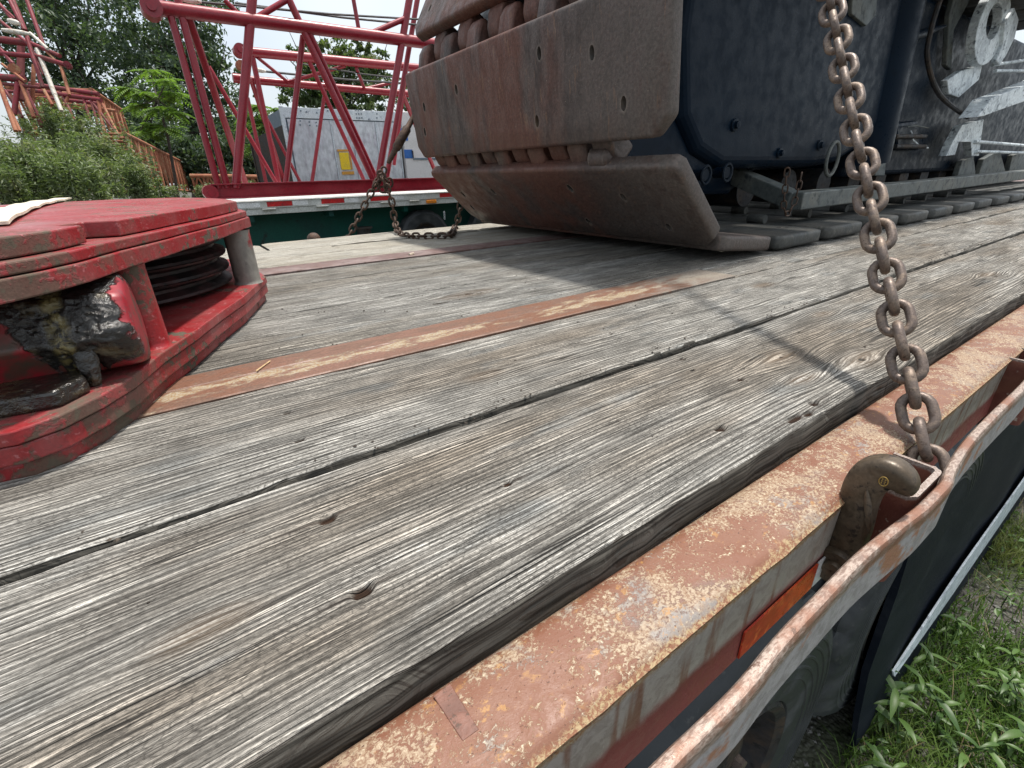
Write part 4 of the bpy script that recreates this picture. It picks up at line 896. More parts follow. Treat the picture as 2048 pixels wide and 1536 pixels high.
# lifting lug plate with its eye, high up on the right
def px_ring(cx, cy, rx, ry, tilt, Y, wire, name, mat, th=.03):
    mb = MB(); pts = []
    for a in np.linspace(0, 2*math.pi, 37)[:-1]:
        dx, dy = rx*math.cos(a), ry*math.sin(a); pts.append(ony(cx+dx*math.cos(tilt)-dy*math.sin(tilt), cy+dx*math.sin(tilt)+dy*math.cos(tilt), Y))
    mb.tube(pts, (th, wire), 8, closed=True); return P(mb, name, mat, CR, smooth=True)
def plate_px(pts, Y, th, name, mat, bev=.006):
    mb = MB(); q = [ony(a, b, Y) for a, b in pts]; mb.prism([(p.x, p.z) for p in q], Y, Y+th, lambda a, b, h: (a, h, b)); return P(mb, name, M[mat], CR, bevel=bev)
def ring_plate(outer, inner, Y, th, name, mat):
    mb = MB(); n = len(outer); o = [ony(a, b, Y) for a, b in outer]; i_ = [ony(a, b, Y) for a, b in inner]
    vs = [(p.x, Y, p.z) for p in o]+[(p.x, Y, p.z) for p in i_]+[(p.x, Y+th, p.z) for p in o]+[(p.x, Y+th, p.z) for p in i_]
    fs = []
    for k in range(n):
        j = (k+1) % n; fs += [(k, j, n+j, n+k), (2*n+k, 3*n+k, 3*n+j, 2*n+j), (k, 2*n+k, 2*n+j, j), (n+k, n+j, 3*n+j, 3*n+k)]
    mb.add(vs, fs); return P(mb, name, M[mat], CR, bevel=.004)
def ell(cx, cy, rx, ry, t, n=28): return [(cx+rx*math.cos(a)*math.cos(t)-ry*math.sin(a)*math.sin(t), cy+rx*math.cos(a)*math.sin(t)+ry*math.sin(a)*math.cos(t)) for a in np.linspace(0, 2*math.pi, n+1)[:-1]]
ring_plate(ell(1986, 52, 28, 82, .30), ell(1989, 42, 14, 38, .24), 1.24, .05, 'lug_plate', 'lugpaint')
plate_px([(2010, 45), (2030, 15), (2038, 38), (2030, 75), (2012, 112), (2000, 130), (1992, 122), (2006, 90)], 1.22, .03, 'lug_stiffener', 'lugpaint')
plate_px([(1895, 160), (1925, 140), (1966, 128), (1958, 160), (1918, 195), (1898, 188)], 1.305, .04, 'gusset', 'lugpaint')
plate_px([(1908, 60), (1935, 10), (1948, -20), (1915, -30), (1900, 30), (1893, 130), (1903, 140)], 1.36, .03, 'bracket_arm', 'greyframe')
plate_px([(1955, 234), (1972, 213), (1984, 196), (2100, 150), (2100, 185), (2000, 220), (1968, 232)], 1.10, .10, 'step_plate', 'lugpaint', .004)
plate_px([(1893, 312), (1905, 285), (1925, 250), (1968, 238), (1958, 312), (1944, 312), (1942, 284), (1918, 284), (1910, 310)], 1.28, .05, 'bracket', 'lugpaint', .004)
for q in ([(1915, 352), (1925, 322), (1948, 312), (1952, 350)], [(1958, 349), (1968, 318), (2000, 300), (2012, 345)], [(1690+60, 352), (1756, 300), (1775, 290), (1770, 352)], [(2018, 342), (2026, 310), (2060, 300), (2075, 338)]):
    plate_px(q, 1.34, .04, 'rib_plate', 'greyframe', .006)
mb = MB()
for a, b in (((1950, 283), (2060, 292)), ((1952, 303), (2060, 306)), ((1985, 130), (2070, 118)), ((1990, 142), (2070, 142))):
    mb.tube([ony(*a, 1.27), ony(*b, 1.27)], .012, 10)
P(mb, 'hydraulic_pipe', M['lugpaint'], CR, smooth=True)
plate_px([(1792, 246), (1838, 240), (1842, 300), (1794, 300)], 1.36, .08, 'junction_box', 'blue', .02)
mb = MB(); mb.tube([ony(a, b, 1.33) for a, b in ((1758, 296), (1768, 288), (1780, 276), (1790, 272), (1800, 273))], .005, 8); P(mb, 'cable_loop', M['lugpaint'], CR, smooth=True)
mb = MB(); mb.tube([ony(a, b, 1.33) for a, b in ((1815, 254), (1832, 251), (1856, 256))], .004, 8); P(mb, 'cable_loop', M['greyframe'], CR, smooth=True)
mb = MB(); mb.tube([ony(a, b, 1.33) for a, b in ((1822, 262), (1826, 280), (1838, 291), (1856, 296))], .005, 8); P(mb, 'cable_loop', M['lugpaint'], CR, smooth=True)
for y in (273, 293):
    mb = MB(); mb.tube([ony(1790, y, 1.33), ony(1850, y, 1.33)], .014, 10); P(mb, 'hydraulic_hose', M['rim_black'], CR, smooth=True)
plate_px([(1705, 0), (1722, -40), (1760, -40), (1752, 30), (1733, 52), (1704, 28)], 1.283, .03, 'data_plate', 'greyframe', .004)
mb = MB(); mb.tube([ony(1718, 110, 1.36), ony(1760, 92, 1.36), ony(1850, 66, 1.36), ony(1890, 52, 1.36)], [.012, .03, .024, .008], 12); P(mb, 'weld_rib', M['blue'], CR, smooth=True)
# crane body above (mostly out of the frame; it shades the track and deck)
mb = MB(); mb.box((2.9, 2.2, .55), (7.5, 5.2, 1.5)); P(mb, 'car_body', M['blue'], CR, bevel=.03)

# small hanging safety chain
HC = thing('small_hanging_chain', 'small dark loop of chain hanging from the blue track frame', 'chain', ony(1572, 345, 1.045))
SL = link_mesh(.006, .024, .030, 'small_chain_link', M['chain_dark'], 6, 4)
chain(HC, cr([tuple(ony(a, b, 1.045)) for a, b in ((1574, 345), (1570, 380), (1568, 415), (1576, 427), (1590, 400), (1604, 345))], 5), .031, SL, jitter=.1)

# ------------------------------------------------------------------ binder chain on the far side of the deck
BC = thing('binder_chain', 'dark rusty chain with a lever binder tied at the far deck edge', 'chain', ony(694, 475, 2.78))
BL = link_mesh(.011, .040, .036, 'binder_link', M['chain_dark'], 8, 6)
chain(BC, [ony(*q, 2.76) for q in ((694, 480), (720, 428), (745, 380), (762, 352), (772, 330))], .036, BL, jitter=.15)
chain(BC, cr([tuple(ony(*q, 2.66)) for q in ((762, 350), (778, 385), (785, 410), (789, 440))]+[tuple(onz(800, 468, .012)), tuple(onz(830, 472, .012)), tuple(onz(870, 472, .012)), tuple(onz(900, 470, .014))]+[tuple(ony(*q, 2.55)) for q in ((910, 455), (918, 430), (921, 400))], 4), .036, BL, jitter=.25)
chain(BC, [ony(*q, 2.72) for q in ((752, 372), (764, 352), (780, 364), (772, 380), (758, 378))], .03, BL, jitter=.4)
mb = MB(); a, b = ony(776, 326, 2.74), ony(826, 236, 2.74); mb.tube([a+(b-a)*t for t in (0, .08, .3, .34, .75, .8, 1, 1.5)], [.010, .014, .016, .024, .024, .016, .014, .012], 12); P(mb, 'load_binder', M['chain_dark'], BC, smooth=True)

# ------------------------------------------------------------------ far trailer
FY = 7.0
def fx(px, py=400): return ony(px, py, FY).x
FT = thing('flatbed_trailer', 'far white-edged green trailer carrying the red lattice booms', 'trailer', (4, FY+1.2, GZ))
mb = MB(); mb.box((.2, FY, -.045), (14, FY+.06, .045)); mb.box((.2, FY+.012, -.118), (14, FY+.05, -.046)); mb.box((.2, FY-.012, .034), (14, FY+.02, .048)); P(mb, 'side_rail', M['whiterail'], FT, bevel=.004)
mb = MB(); mb.box((.2, FY+.06, .0), (14, FY+2.5, .04)); P(mb, 'deck', M['whiterail'], FT)
for a, b, c in ((468, 518, 'tapewhite'), (532, 583, 'tapered'), (584.5, 615, 'tapewhite'), (642, 688, 'tapered'), (690, 717, 'tapewhite'), (741, 779, 'tapered'), (780.5, 808, 'tapewhite'), (880, 930, 'tapered')):
    mb = MB(); mb.box((fx(a), FY-.003, -.028), (fx(b), FY-.0005, .030)); tag(P(mb, 'reflective_tape', M[c], FT), 'red reflective tape' if c == 'tapered' else 'white reflective tape')
mb = MB(); q0, q1 = fx(852), fx(872); mb.box((q0, FY-.02, -.105), (q1, FY+.011, -.055)); P(mb, 'marker_light', M['amber'], FT, bevel=.008)
for a in (520, 630, 728+90, 540+220): 
    mb = MB(); q = fx(a); mb.box((q, FY-.03, -.062), (q+.16, FY+.01, -.048)); P(mb, 'rail_bracket', M['whiterail'], FT, bevel=.003)
mb = MB(); mb.box((.2, FY+.35, -.62), (14, FY+.40, -.06)); mb.box((.2, FY+.22, -.66), (14, FY+.5, -.62)); P(mb, 'main_beam', M['green'], FT)
mb = MB(); mb.box((.2, FY+1.9, -.62), (14, FY+1.95, -.06)); P(mb, 'main_beam', M['green'], FT)
for x in (.9, 1.9, 3.0, 4.1, 5.2):
    mb = MB(); mb.box((x, FY+.07, -.20), (x+.06, FY+2.4, -.06)); P(mb, 'cross_member', M['green'], FT)
mb = MB(); c = ony(728, 462, FY+.1); mb.tube([c+Vector((0, 0, -.22)), c+Vector((0, 0, .035))], .10, 20); mb.tube([c+Vector((0, 0, .035)), c+Vector((0, 0, .055))], .125, 20); P(mb, 'air_tank', M['rim_black'], FT, smooth=True)
c = ony(860, 500, FY+.15)
for i in range(2): wheel(c.x-.05+i*1.25, FY+.12, GZ+.46, R=.42, parent=FT, seg=48)
mb = MB(); c2 = ony(886, 395, FY-.05); 
for k in range(3): mb.tube([c2+Vector((.01*math.cos(t)+.0, 0, -.04*k-.22+.02*math.sin(t))) for t in np.linspace(0, 2*math.pi, 11)[:-1]], .004, 5, closed=True)
P(mb, 'hanging_clip', M['lugpaint'], FT, smooth=True)

# ------------------------------------------------------------------ red lattice boom sections on the far trailer
def boom(label, loc, parts, cat='boom section', group=None, mat='boomred', name='lattice_boom_section'):
    r = thing(name, label, cat, loc, group)
    for nm, a, b, rad, kind in parts:
        mb = MB(); mm = M[mat]
        if kind == 'tube': mb.tube([a, b], rad, 12)
        elif kind == 'ibeam':
            d = (b-a).normalized(); mb.bar(a, b, .02, rad*2-.03); mb.bar(a+Vector((0, 0, rad-.008)), b+Vector((0, 0, rad-.008)), .13, .016); mb.bar(a-Vector((0, 0, rad-.008)), b-Vector((0, 0, rad-.008)), .13, .016)
        elif kind == 'box': mb.bar(a, b, rad*1.4, rad*2)
        elif kind == 'pin':
            mb.tube([a, b], rad, 18); mb.tube([a+(a-b)*.12, b+(b-a)*.12], rad*.45, 12)
        elif kind == 'cable': mb.tube([a, a*.5+b*.5-Vector((0, 0, .02)), b], rad, 6); mm = M['cable']
        elif kind == 'socket': mb.tube([a, a*.7+b*.3, a*.3+b*.7, b], [rad*.7, rad, rad, rad*.5], 12); mm = M['pinsocket']
        elif kind == 'rust': mb.tube([a, b], rad, 10); mm = M['boomrust']
        elif kind == 'pale': mb.tube([a, b], rad, 10); mm = M['pinsocket']
        P(mb, nm, mm, r, smooth=kind not in ('ibeam', 'box'), bevel=.004 if kind in ('ibeam', 'box') else 0)
    return r
def tb(x0, y0, x1, y1, Y0, Y1, w, nm='brace', kind='tube'):
    a, b = ony(x0, y0, Y0), ony(x1, y1, Y1); dep = ((a+b)/2-Vector((0, 0, CAM_Z))).dot(Vector(fw)); return (nm, a, b, w*(.9 if nm == 'brace' else 1)*dep/FPX/2, kind)
Y0, Y1 = 7.25, 8.4
s1 = [tb(424, 383.5, 905, 366, Y0, Y0, 25, 'base_beam', 'ibeam'), tb(318, 16, 905, 93, Y0, Y0, 23, 'chord'), 
      tb(297, 17, 340, 20, Y0, Y0, 26, 'lug'),
      tb(342, 33, 438, 377, Y0, Y0, 14), tb(350, -20, 455, 376, Y0, Y0, 15), tb(371, 16, 494, 376, Y0, Y1, 14), tb(505, -10, 472, 376, Y0, Y0, 19),
      tb(417, 133, 556, 372, Y1, Y1, 9), tb(576, -5, 750, 368, Y0, Y0, 14), tb(619, 65, 758, 368, Y0, Y0+.3, 11), tb(606, 72, 571, 372, Y0+.2, Y0+.2, 12), tb(822, -20, 755, 366, Y0, Y0, 15),
      tb(838, -20, 772, 366, Y0+.3, Y0+.3, 11), tb(449, 0, 490, 41, Y0, Y0, 10), tb(573, 0, 509, 38, Y0, Y0, 12), tb(707, 0, 720, 73, Y0, Y0, 9), tb(726, 74, 808, 38, Y0, Y0, 11),
      tb(300, 60, 300, 61, Y0, Y0, 1)]
s1 = s1[:-1]
pc = ony(421, 385, Y0-.02); s1 += [('lug', pc+Vector((0, .12, 0)), pc-Vector((0, .05, 0)), .085, 'pin')]
pc = ony(303, 16, Y0); s1 += [('lug', pc+Vector((0, .14, 0)), pc-Vector((0, .08, 0)), .10, 'pin')]
s1 += [tb(401, 4, 860, 40, Y0+.1, Y0+.1, 4, 'pendant_cable', 'cable'), tb(470, 6, 860, 52, Y0+.25, Y0+.25, 4, 'pendant_cable', 'cable'), tb(362, -1, 403, 4, Y0+.1, Y0+.1, 9, 'cable_socket', 'socket')]
boom('nearest bright red lattice boom section standing on an I-beam on the far trailer', (2, Y0, .05), s1, group='red boom sections on the far trailer')
Ya, Yb = 9.0, 9.9
s2 = [tb(490, 103, 905, 143, Ya, Ya, 16, 'chord'), tb(478, 101, 500, 104, Ya, Ya, 20, 'lug'), tb(480, 158, 905, 196, Yb, Yb, 13, 'chord'), tb(466, 156, 484, 158, Yb, Yb, 17, 'lug'),
      tb(505, 114, 560, 376, Ya, Ya, 11), tb(501, 156, 572, 374, Ya, Yb, 9), tb(495, 195, 534, 374, Yb, Yb, 8), tb(534, 238, 604, 371, Yb, Yb, 7), tb(650, 182, 623, 371, Yb, Yb, 8), tb(619, 124, 731, 367, Ya, Ya, 9),
      tb(804, 172, 770, 366, Yb, Yb, 8), tb(816, 112, 788, 330, Ya, Ya, 8), tb(806, 190, 880, 366, Ya, Yb, 9), tb(514, 114, 577, 165, Ya, Yb, 7), tb(574, 165, 690, 132, Yb, Ya, 7), tb(713, 137, 729, 178, Ya, Yb, 7), tb(730, 178, 786, 165, Yb, Yb, 7),
      tb(531, 143, 830, 168, Yb-.2, Yb-.2, 4, 'pendant_cable', 'cable'), tb(604, 128, 830, 160, Ya+.1, Ya+.1, 3, 'pendant_cable', 'cable'), tb(505, 138, 532, 143, Yb-.2, Yb-.2, 8, 'cable_socket', 'socket')]
pc = ony(480, 101, Ya); s2 += [('lug', pc+Vector((0, .12, 0)), pc-Vector((0, .06, 0)), .085, 'pin')]
pc = ony(481, 131, Yb-.2); s2 += [('socket_eye', pc+Vector((0, .06, 0)), pc-Vector((0, .06, 0)), .07, 'rust')]
for x in (4.6,): s2.append(('base_beam', Vector((x-2, Yb-.1, .09)), Vector((x+3, Yb-.1, .09)), .05, 'box'))
boom('red lattice boom section with twin chords standing just behind the nearest one', (3, Ya, .05), s2, group='red boom sections on the far trailer')

# ------------------------------------------------------------------ galvanised cabinet and pale enclosure behind
KY = 12.5
def kp(px, py): q = ony(px, py, KY); return q
CB = thing('metal_cabinet', 'large grey galvanised sheet metal cabinet with a yellow label behind the red booms', 'cabinet', (kp(575, 300).x+2, KY+1, GZ))
x0 = kp(580, 290).x; x1 = kp(800, 290).x; zt = kp(640, 217).z; zb = GZ+.25
mb = MB(); mb.box((x0+.01, KY+.02, zb), (x1, KY+2.2, zt-.01)); P(mb, 'core', M['seam'], CB)
zband = kp(640, 238).z
mb = MB(); mb.box((x0, KY-.02, zband), (x1+.4, KY+.02, zt)); P(mb, 'top_band', M['galvlight'], CB, bevel=.006)
edges = [x0+.02, kp(662, 330).x-.02+0*1, kp(706, 345).x, kp(749, 320).x, x1]
edges = [x0+.02, x0+(x1-x0)*.37, x0+(x1-x0)*.56, x0+(x1-x0)*.78, x1]
for a, b in zip(edges, edges[1:]):
    mb = MB(); mb.box((a+.018, KY-.01, zb+.05), (b-.018, KY+.02, zband-.02)); P(mb, 'panel', M['galv'], CB, bevel=.004)
    mb = MB(); mb.box((b-.016, KY-.028, zb+.05), (b+.012, KY+.01, zband-.02)); P(mb, 'seam_strip', M['galvlight'], CB)
mb = MB(); mb.box((x0-.08, KY-.03, zb), (x0, KY+.05, zt+.01)); P(mb, 'corner_post', M['galvlight'], CB, bevel=.005)
mb = MB(); mb.add([(x0-.08, KY+.02, zb), (x0-.08, KY+.02, zt-.35), (x0-.5, KY+2.0, zt-.55), (x0-.5, KY+2.0, zb), (x0-.1, KY+.05, zb)], [(0, 1, 2, 3)]); mb.box((x0-.5, KY+1.9, zb), (x0, KY+2.0, zt-.5)); P(mb, 'side_opening', M['rim_black'], CB)
q = kp(679, 306)
lb = MB(); lb.box((q.x-.02, KY-.034, q.z-.36), (q.x+.2, KY-.0125, q.z+.01)); LB = P(lb, 'yellow_label', M['yellow'], CB)
mb = MB(); mb.box((q.x-.05, KY-.032, q.z+.03), (q.x+.21, KY-.0125, q.z+.075)); mb.box((q.x-.02, KY-.03, q.z-.47), (q.x+.27, KY-.0125, q.z-.40)); mb.box((q.x+.22, KY-.03, q.z-.36), (q.x+.25, KY-.0125, q.z+.01)); sub(mb, 'orange_border', M['orangelabel'], LB)
mb = MB()
for a, b in ((601, 222),(612, 224),(633, 226),(655, 222),(737, 245-6),(753, 228),(753, 236),(600, 238+4),(618, 244),(632, 245),(600, 250),(619, 251),(633, 252),(711, 220),(716, 220),(721, 220),(712, 228),(717, 228),(722, 228),(713, 236),(718, 236),(723, 236)):
    p = kp(a, b); mb.tube([(p.x, KY-.035, p.z), (p.x, KY-.02, p.z)], .016, 8)
tag(P(mb, 'bolt_heads', M['seam'], CB), kind='stuff')
EN = thing('electrical_enclosure', 'pale grey enclosure with blue labels and a door handle beside the galvanised cabinet', 'cabinet', (kp(850, 300).x, KY+.6, GZ))
ex0 = kp(806, 300).x; ex1 = kp(960, 300).x; ztt = kp(815, 224).z
mb = MB(); mb.box((ex0, KY-.10, zb), (ex1, KY+1.6, ztt)); P(mb, 'body', M['cream'], EN, bevel=.02)
q = kp(800, 262)
mb = MB(); mb.box((ex0-.12, KY-.11, q.z-.22), (ex0+.12, KY-.102, q.z+.05)); P(mb, 'blue_label', M['bluelabel'], EN)
mb = MB(); mb.box((ex0-.02, KY-.112, q.z-.62), (ex0+.2, KY-.102, q.z-.42)); P(mb, 'blue_label', M['bluelabel'], EN)
q = kp(822, 318); mb = MB(); mb.box((q.x+.02, KY-.13, q.z-.02), (ex1, KY-.10, q.z+.02)); P(mb, 'door_ledge', M['seam'], EN)
dh = MB(); dh.tube([(q.x, KY-.10, q.z+.18), (q.x, KY-.15, q.z+.18), (q.x, KY-.15, q.z+.02)], .016, 8); P(dh, 'door_handle', M['rim_black'], EN, smooth=True)

# ------------------------------------------------------------------ old boom sections stacked on the left
def lattice(label, A, B, w, h, bays, mat='boomrust', rad=.035, group='rusty lattice boom sections stacked on the left', across=None, lean=0):
    """box lattice from A to B (A, B: lower near chord ends)"""
    A, B = Vector(A), Vector(B); d = (B-A); ax = d.normalized(); side = Vector((-ax.y, ax.x, 0)).normalized()*w; up = Vector((0, 0, h))+ax*lean
    r = thing('old_boom_section', label, 'boom section', A, group)
    cs = [Vector((0, 0, 0)), up, side, side+up]
    for c in cs:
        mb = MB(); mb.tube([A+c-ax*.05, B+c+ax*.05], rad*1.35, 8); P(mb, 'chord', M[mat], r, smooth=True)
        for e in (A, B): 
            pass
    for k in range(bays+1):
        p = A+d*(k/bays); q = A+d*((k+.5)/bays)
        for c0_, c1_ in ((cs[0], cs[1]), (cs[2], cs[3]), (cs[1], cs[3])):
            mb = MB(); mb.tube([p+c0_, p+c1_], rad*.8, 6); P(mb, 'brace', M[mat], r, smooth=True)
            if k < bays:
                mb = MB(); e = A+d*((k+1)/bays); mb.tube([p+c0_, q+c1_], rad*.7, 6); P(mb, 'brace', M[mat], r, smooth=True)
                mb = MB(); mb.tube([q+c1_, e+c0_], rad*.7, 6); P(mb, 'brace', M[mat], r, smooth=True)
    return r
lattice('long orange-rusted boom section running away below the trees', atd(283, 372, 11.0), atd(392, 384, 21.0), 1.6, 1.08, 14, rad=.035)
lattice('short rusty boom section stacked above the long orange one', atd(212, 268, 12.5), atd(262, 283, 17.0), 1.6, 1.0, 5, mat='boomrust', rad=.04)
lattice('low rusty boom section lying flat behind the red base beam', atd(392, 382, 17.0), atd(585, 384, 17.5), 1.2, .50, 9, mat='boomrust', rad=.05)
def ad(x0, y0, x1, y1, D0, D1, w, nm='brace', kind='tube'):
    a, b = atd(x0, y0, D0), atd(x1, y1, D1); return (nm, a, b, w*(D0+D1)/2/FPX/2, kind)
D = 9.0
u1 = [ad(14, -10, 49, 60, D, D, 7), ad(24, -4, 50, 60, D+.3, D+.3, 8), ad(52, -5, 86, 88, D-.4, D-.4, 7), ad(0, 10, 31, 38, D, D, 5), ad(-20, 25, 60, 90, D-.2, D-.2, 6), ad(-30, 76, 60, 86, D, D, 13, 'chord'), ad(56, 84, 120, 112, D, D, 8, 'chord'),
      ad(-30, 130-70, 26, 128, D, D, 8), ad(26, 128, 86, 256, D, D+.2, 8), ad(54, 76, 86, 175, D-.3, D-.3, 7), ad(42, 85, 41, 200, D+.4, D+.4, 12), ad(36, 20, 60, 88, D+.5, D+.5, 6), ad(-20, -14, 26, 40, D+.5, D+.5, 7),
      ad(17, 41, 39, 47, D-.5, D-.5, 10, 'cable_socket', 'socket'), ad(5, 60, 60, 68, D-.5, D-.5, 9, 'cable_socket', 'socket'), ad(60, 66, 96, 98, D-.45, D-.45, 6, 'pendant_bar', 'pale')]
boom('dark red boom section at the top left with pale pendant sockets', atd(60, 90, D), u1, group='old boom sections stacked on the left', mat='boomdark', name='old_boom_section')
u2 = [ad(70, 111, 139, 132, D, D, 9, 'chord'), ad(-30, 104, 75, 113, D, D, 9, 'chord'), ad(90, 100, 120, 130, D, D, 5, 'brace', 'rust'), ad(74, 98, 110, 190, D, D, 8, 'pendant_bar', 'pale'), ad(110, 190, 123, 222, D, D, 7, 'pendant_bar', 'pale'), ad(64, 98, 88, 150, D, D, 5), ad(122, 133, 139, 190, D, D, 6, 'brace', 'rust'),
      ad(-20, 153, 48, 158, D, D, 13, 'chord'), ad(-20, 165, 82, 175, D, D, 6, 'chord'), ad(-20, 180, 60, 186, D+.5, D+.5, 6, 'chord'), ad(4, 128, 50, 162, D-.4, D-.4, 5, 'brace', 'rust'), ad(-4, 160, 32, 262, D-.4, D-.4, 8, 'brace', 'rust'), ad(6, 190, 40, 262, D-.3, D-.3, 6, 'brace', 'rust'), ad(36, 165, 28, 228, D, D, 9), ad(40, 160, 68, 235, D, D, 7, 'brace', 'rust'), ad(10, 180, 45, 235, D+.3, D+.3, 6), ad(68, 130, 64, 205, D+.2, D+.2, 7, 'brace', 'rust'), ad(82, 170, 105, 210, D, D, 6, 'brace', 'rust')]
pc = atd(136, 131, D); u2.append(('lug', pc+Vector((0, .1, 0)), pc-Vector((0, .1, 0)), .06, 'pin')); pc = atd(29, 138, D-.4); u2.append(('lug', pc+Vector((0, .04, 0)), pc-Vector((0, .04, 0)), .085, 'rust'))
boom('brownish-red boom section at far left, second from the top of the pile', atd(60, 150, D), u2, group='old boom sections stacked on the left', mat='boomdark', name='old_boom_section')
D = 11
u3 = [ad(60, 168, 197, 188, D, D, 8, 'chord'), ad(60, 180, 202, 200, D, D, 8, 'chord'), ad(90, 196, 203, 208, D+.4, D+.4, 7, 'chord'), ad(120, 206, 232, 222, D+.5, D+.5, 6, 'chord', 'rust'), ad(165, 190, 183, 248, D, D, 5), ad(182, 200, 196, 250, D, D, 5), ad(196, 198, 208, 262, D, D, 6, 'brace', 'rust'), ad(205, 208, 236, 268, D, D, 5, 'brace', 'rust'), ad(120, 182, 150, 240, D, D, 5), ad(140, 184, 120, 236, D, D, 5, 'brace', 'rust'), ad(185, 205, 238, 272, D, D, 5)]
boom('dark red boom section end showing above the weeds in the middle of the pile', atd(150, 200, D), u3, group='old boom sections stacked on the left', mat='boomdark', name='old_boom_section')

# ------------------------------------------------------------------ trees and bushes
def crown(blobs, n, L, Wd, mat, name='crown', up=.5, shell=.45, clump=0):
    """leaves spread through overlapping balls, gathered in twig clumps so that gaps remain"""
    Cs = []; tot = sum(r**2 for _, r in blobs)
    for c, r in blobs:
        k = max(30, int(n*r*r/tot)); q = RNG.normal(size=(k, 3)); q /= np.linalg.norm(q, axis=1)[:, None]; rad = r*(shell+(1-shell)*RNG.random(k)**.6)
        if clump:
            kc = max(6, k//clump); cc = RNG.normal(size=(kc, 3)); cc /= np.linalg.norm(cc, axis=1)[:, None]; cc *= (r*(shell+(1.08-shell)*RNG.random(kc)**.5))[:, None]
            s = cc[RNG.integers(0, kc, k)]+RNG.normal(size=(k, 3))*r*.13*np.array([1, 1, .7])
        else: s = q*rad[:, None]
        Cs.append(np.array(c)+s)
    C = np.concatenate(Cs); n = len(C); Dd = RNG.normal(size=(n, 3)); Dd[:, 2] -= .4; Nn = RNG.normal(size=(n, 3))*.8; Nn[:, 2] += up*2
    return leaves_mesh(name, C, Dd, Nn, L*(.6+.8*RNG.random(n)), Wd*(.6+.8*RNG.random(n)), mat)
def tree(label, Dp, circ, n, L, mat, trunk_px, name='tree', group=None, clump=26, shell=.35):
    base = atd(*trunk_px, Dp); base.z = GZ
    r = thing(name, label, 'tree', base, group)
    blobs = [(atd(a, b, Dp+dd), rr*Dp/FPX) for a, b, rr, dd in circ]
    me = crown(blobs, n, L, L*.5, M[mat], clump=clump, shell=shell); own(link('crown', me), r)
    mb = MB(); top = sum((c for c, _ in blobs), Vector())/len(blobs); mid = base.lerp(top, .5)+Vector((.2, 0, 0))
    mb.tube([base-Vector((0, 0, .2)), base.lerp(mid, .5), mid, top], [.24*Dp/22, .19*Dp/22, .15*Dp/22, .05], 10)
    tk = P(mb, 'trunk', M['bark'], r, smooth=True)
    for c, rr in blobs:
        mb = MB(); s = mid.lerp(top, random.uniform(-.4, .7)); m2 = s.lerp(c, .5)+Vector((random.uniform(-.3, .3), 0, random.uniform(-.1, .5)))
        mb.tube([s, m2, c, c+(c-s)*.3], [.08*Dp/22, .05*Dp/22, .03, .01], 7); o = mb.build('limb', M['bark'], None, smooth=True); o.parent = tk
        for _ in range(4):
            e = c+Vector(RNG.normal(size=3)*rr*.55); mb = MB(); mb.tube([m2.lerp(c, .5), (m2+e)/2+Vector((0, 0, .1)), e], [.035, .025, .01], 5); o = mb.build('limb', M['bark'], None, smooth=True); o.parent = tk
    return r
tree('tallest dark broadleaf tree behind the pile of boom sections at the far left', 25, [(90,40,90,0),(190,20,95,1),(40,120,80,0),(150,120,85,-1),(110,190,70,0),(230,110,80,0),(60,-60,90,0),(180,-90,100,0),(200,200,60,1)], 15000, .26, 'tree', (130, 330), clump=40)
tree('dark broadleaf tree seen through the left end of the nearest red boom', 23, [(330,70,85,0),(400,60,60,0),(300,160,80,1),(390,170,80,0),(440,140,40,0),(440,230,60,0),(340,250,85,0),(420,300,70,0),(300,10,80,0),(390,-20,60,0),(480,280,50,1),(260,290,70,0)], 16500, .24, 'tree', (370, 340), clump=40)
tree('open light green tree rising behind the galvanised cabinet', 27, [(620,150,38,0),(600,190,35,0),(660,110,34,0),(700,130,42,0),(735,160,42,0),(680,185,45,0),(750,200,40,0),(600,110,24,0),(720,95,24,0),(760,130,22,0),(640,205,40,0)], 9000, .26, 'tree2', (680, 330), clump=30, shell=.1)
tree('low dark green thicket tree behind the rusty boom section', 19, [(330,310,55,0),(400,330,50,0),(470,330,55,0),(530,330,50,0),(280,300,40,0),(500,270,40,1)], 15000, .20, 'tree', (430, 370), clump=24)
tree('dark tree right behind the crawler track top', 30, [(840,220,50,0),(800,300,40,0),(560,320,50,0)], 4000, .26, 'tree', (820, 360), clump=26)
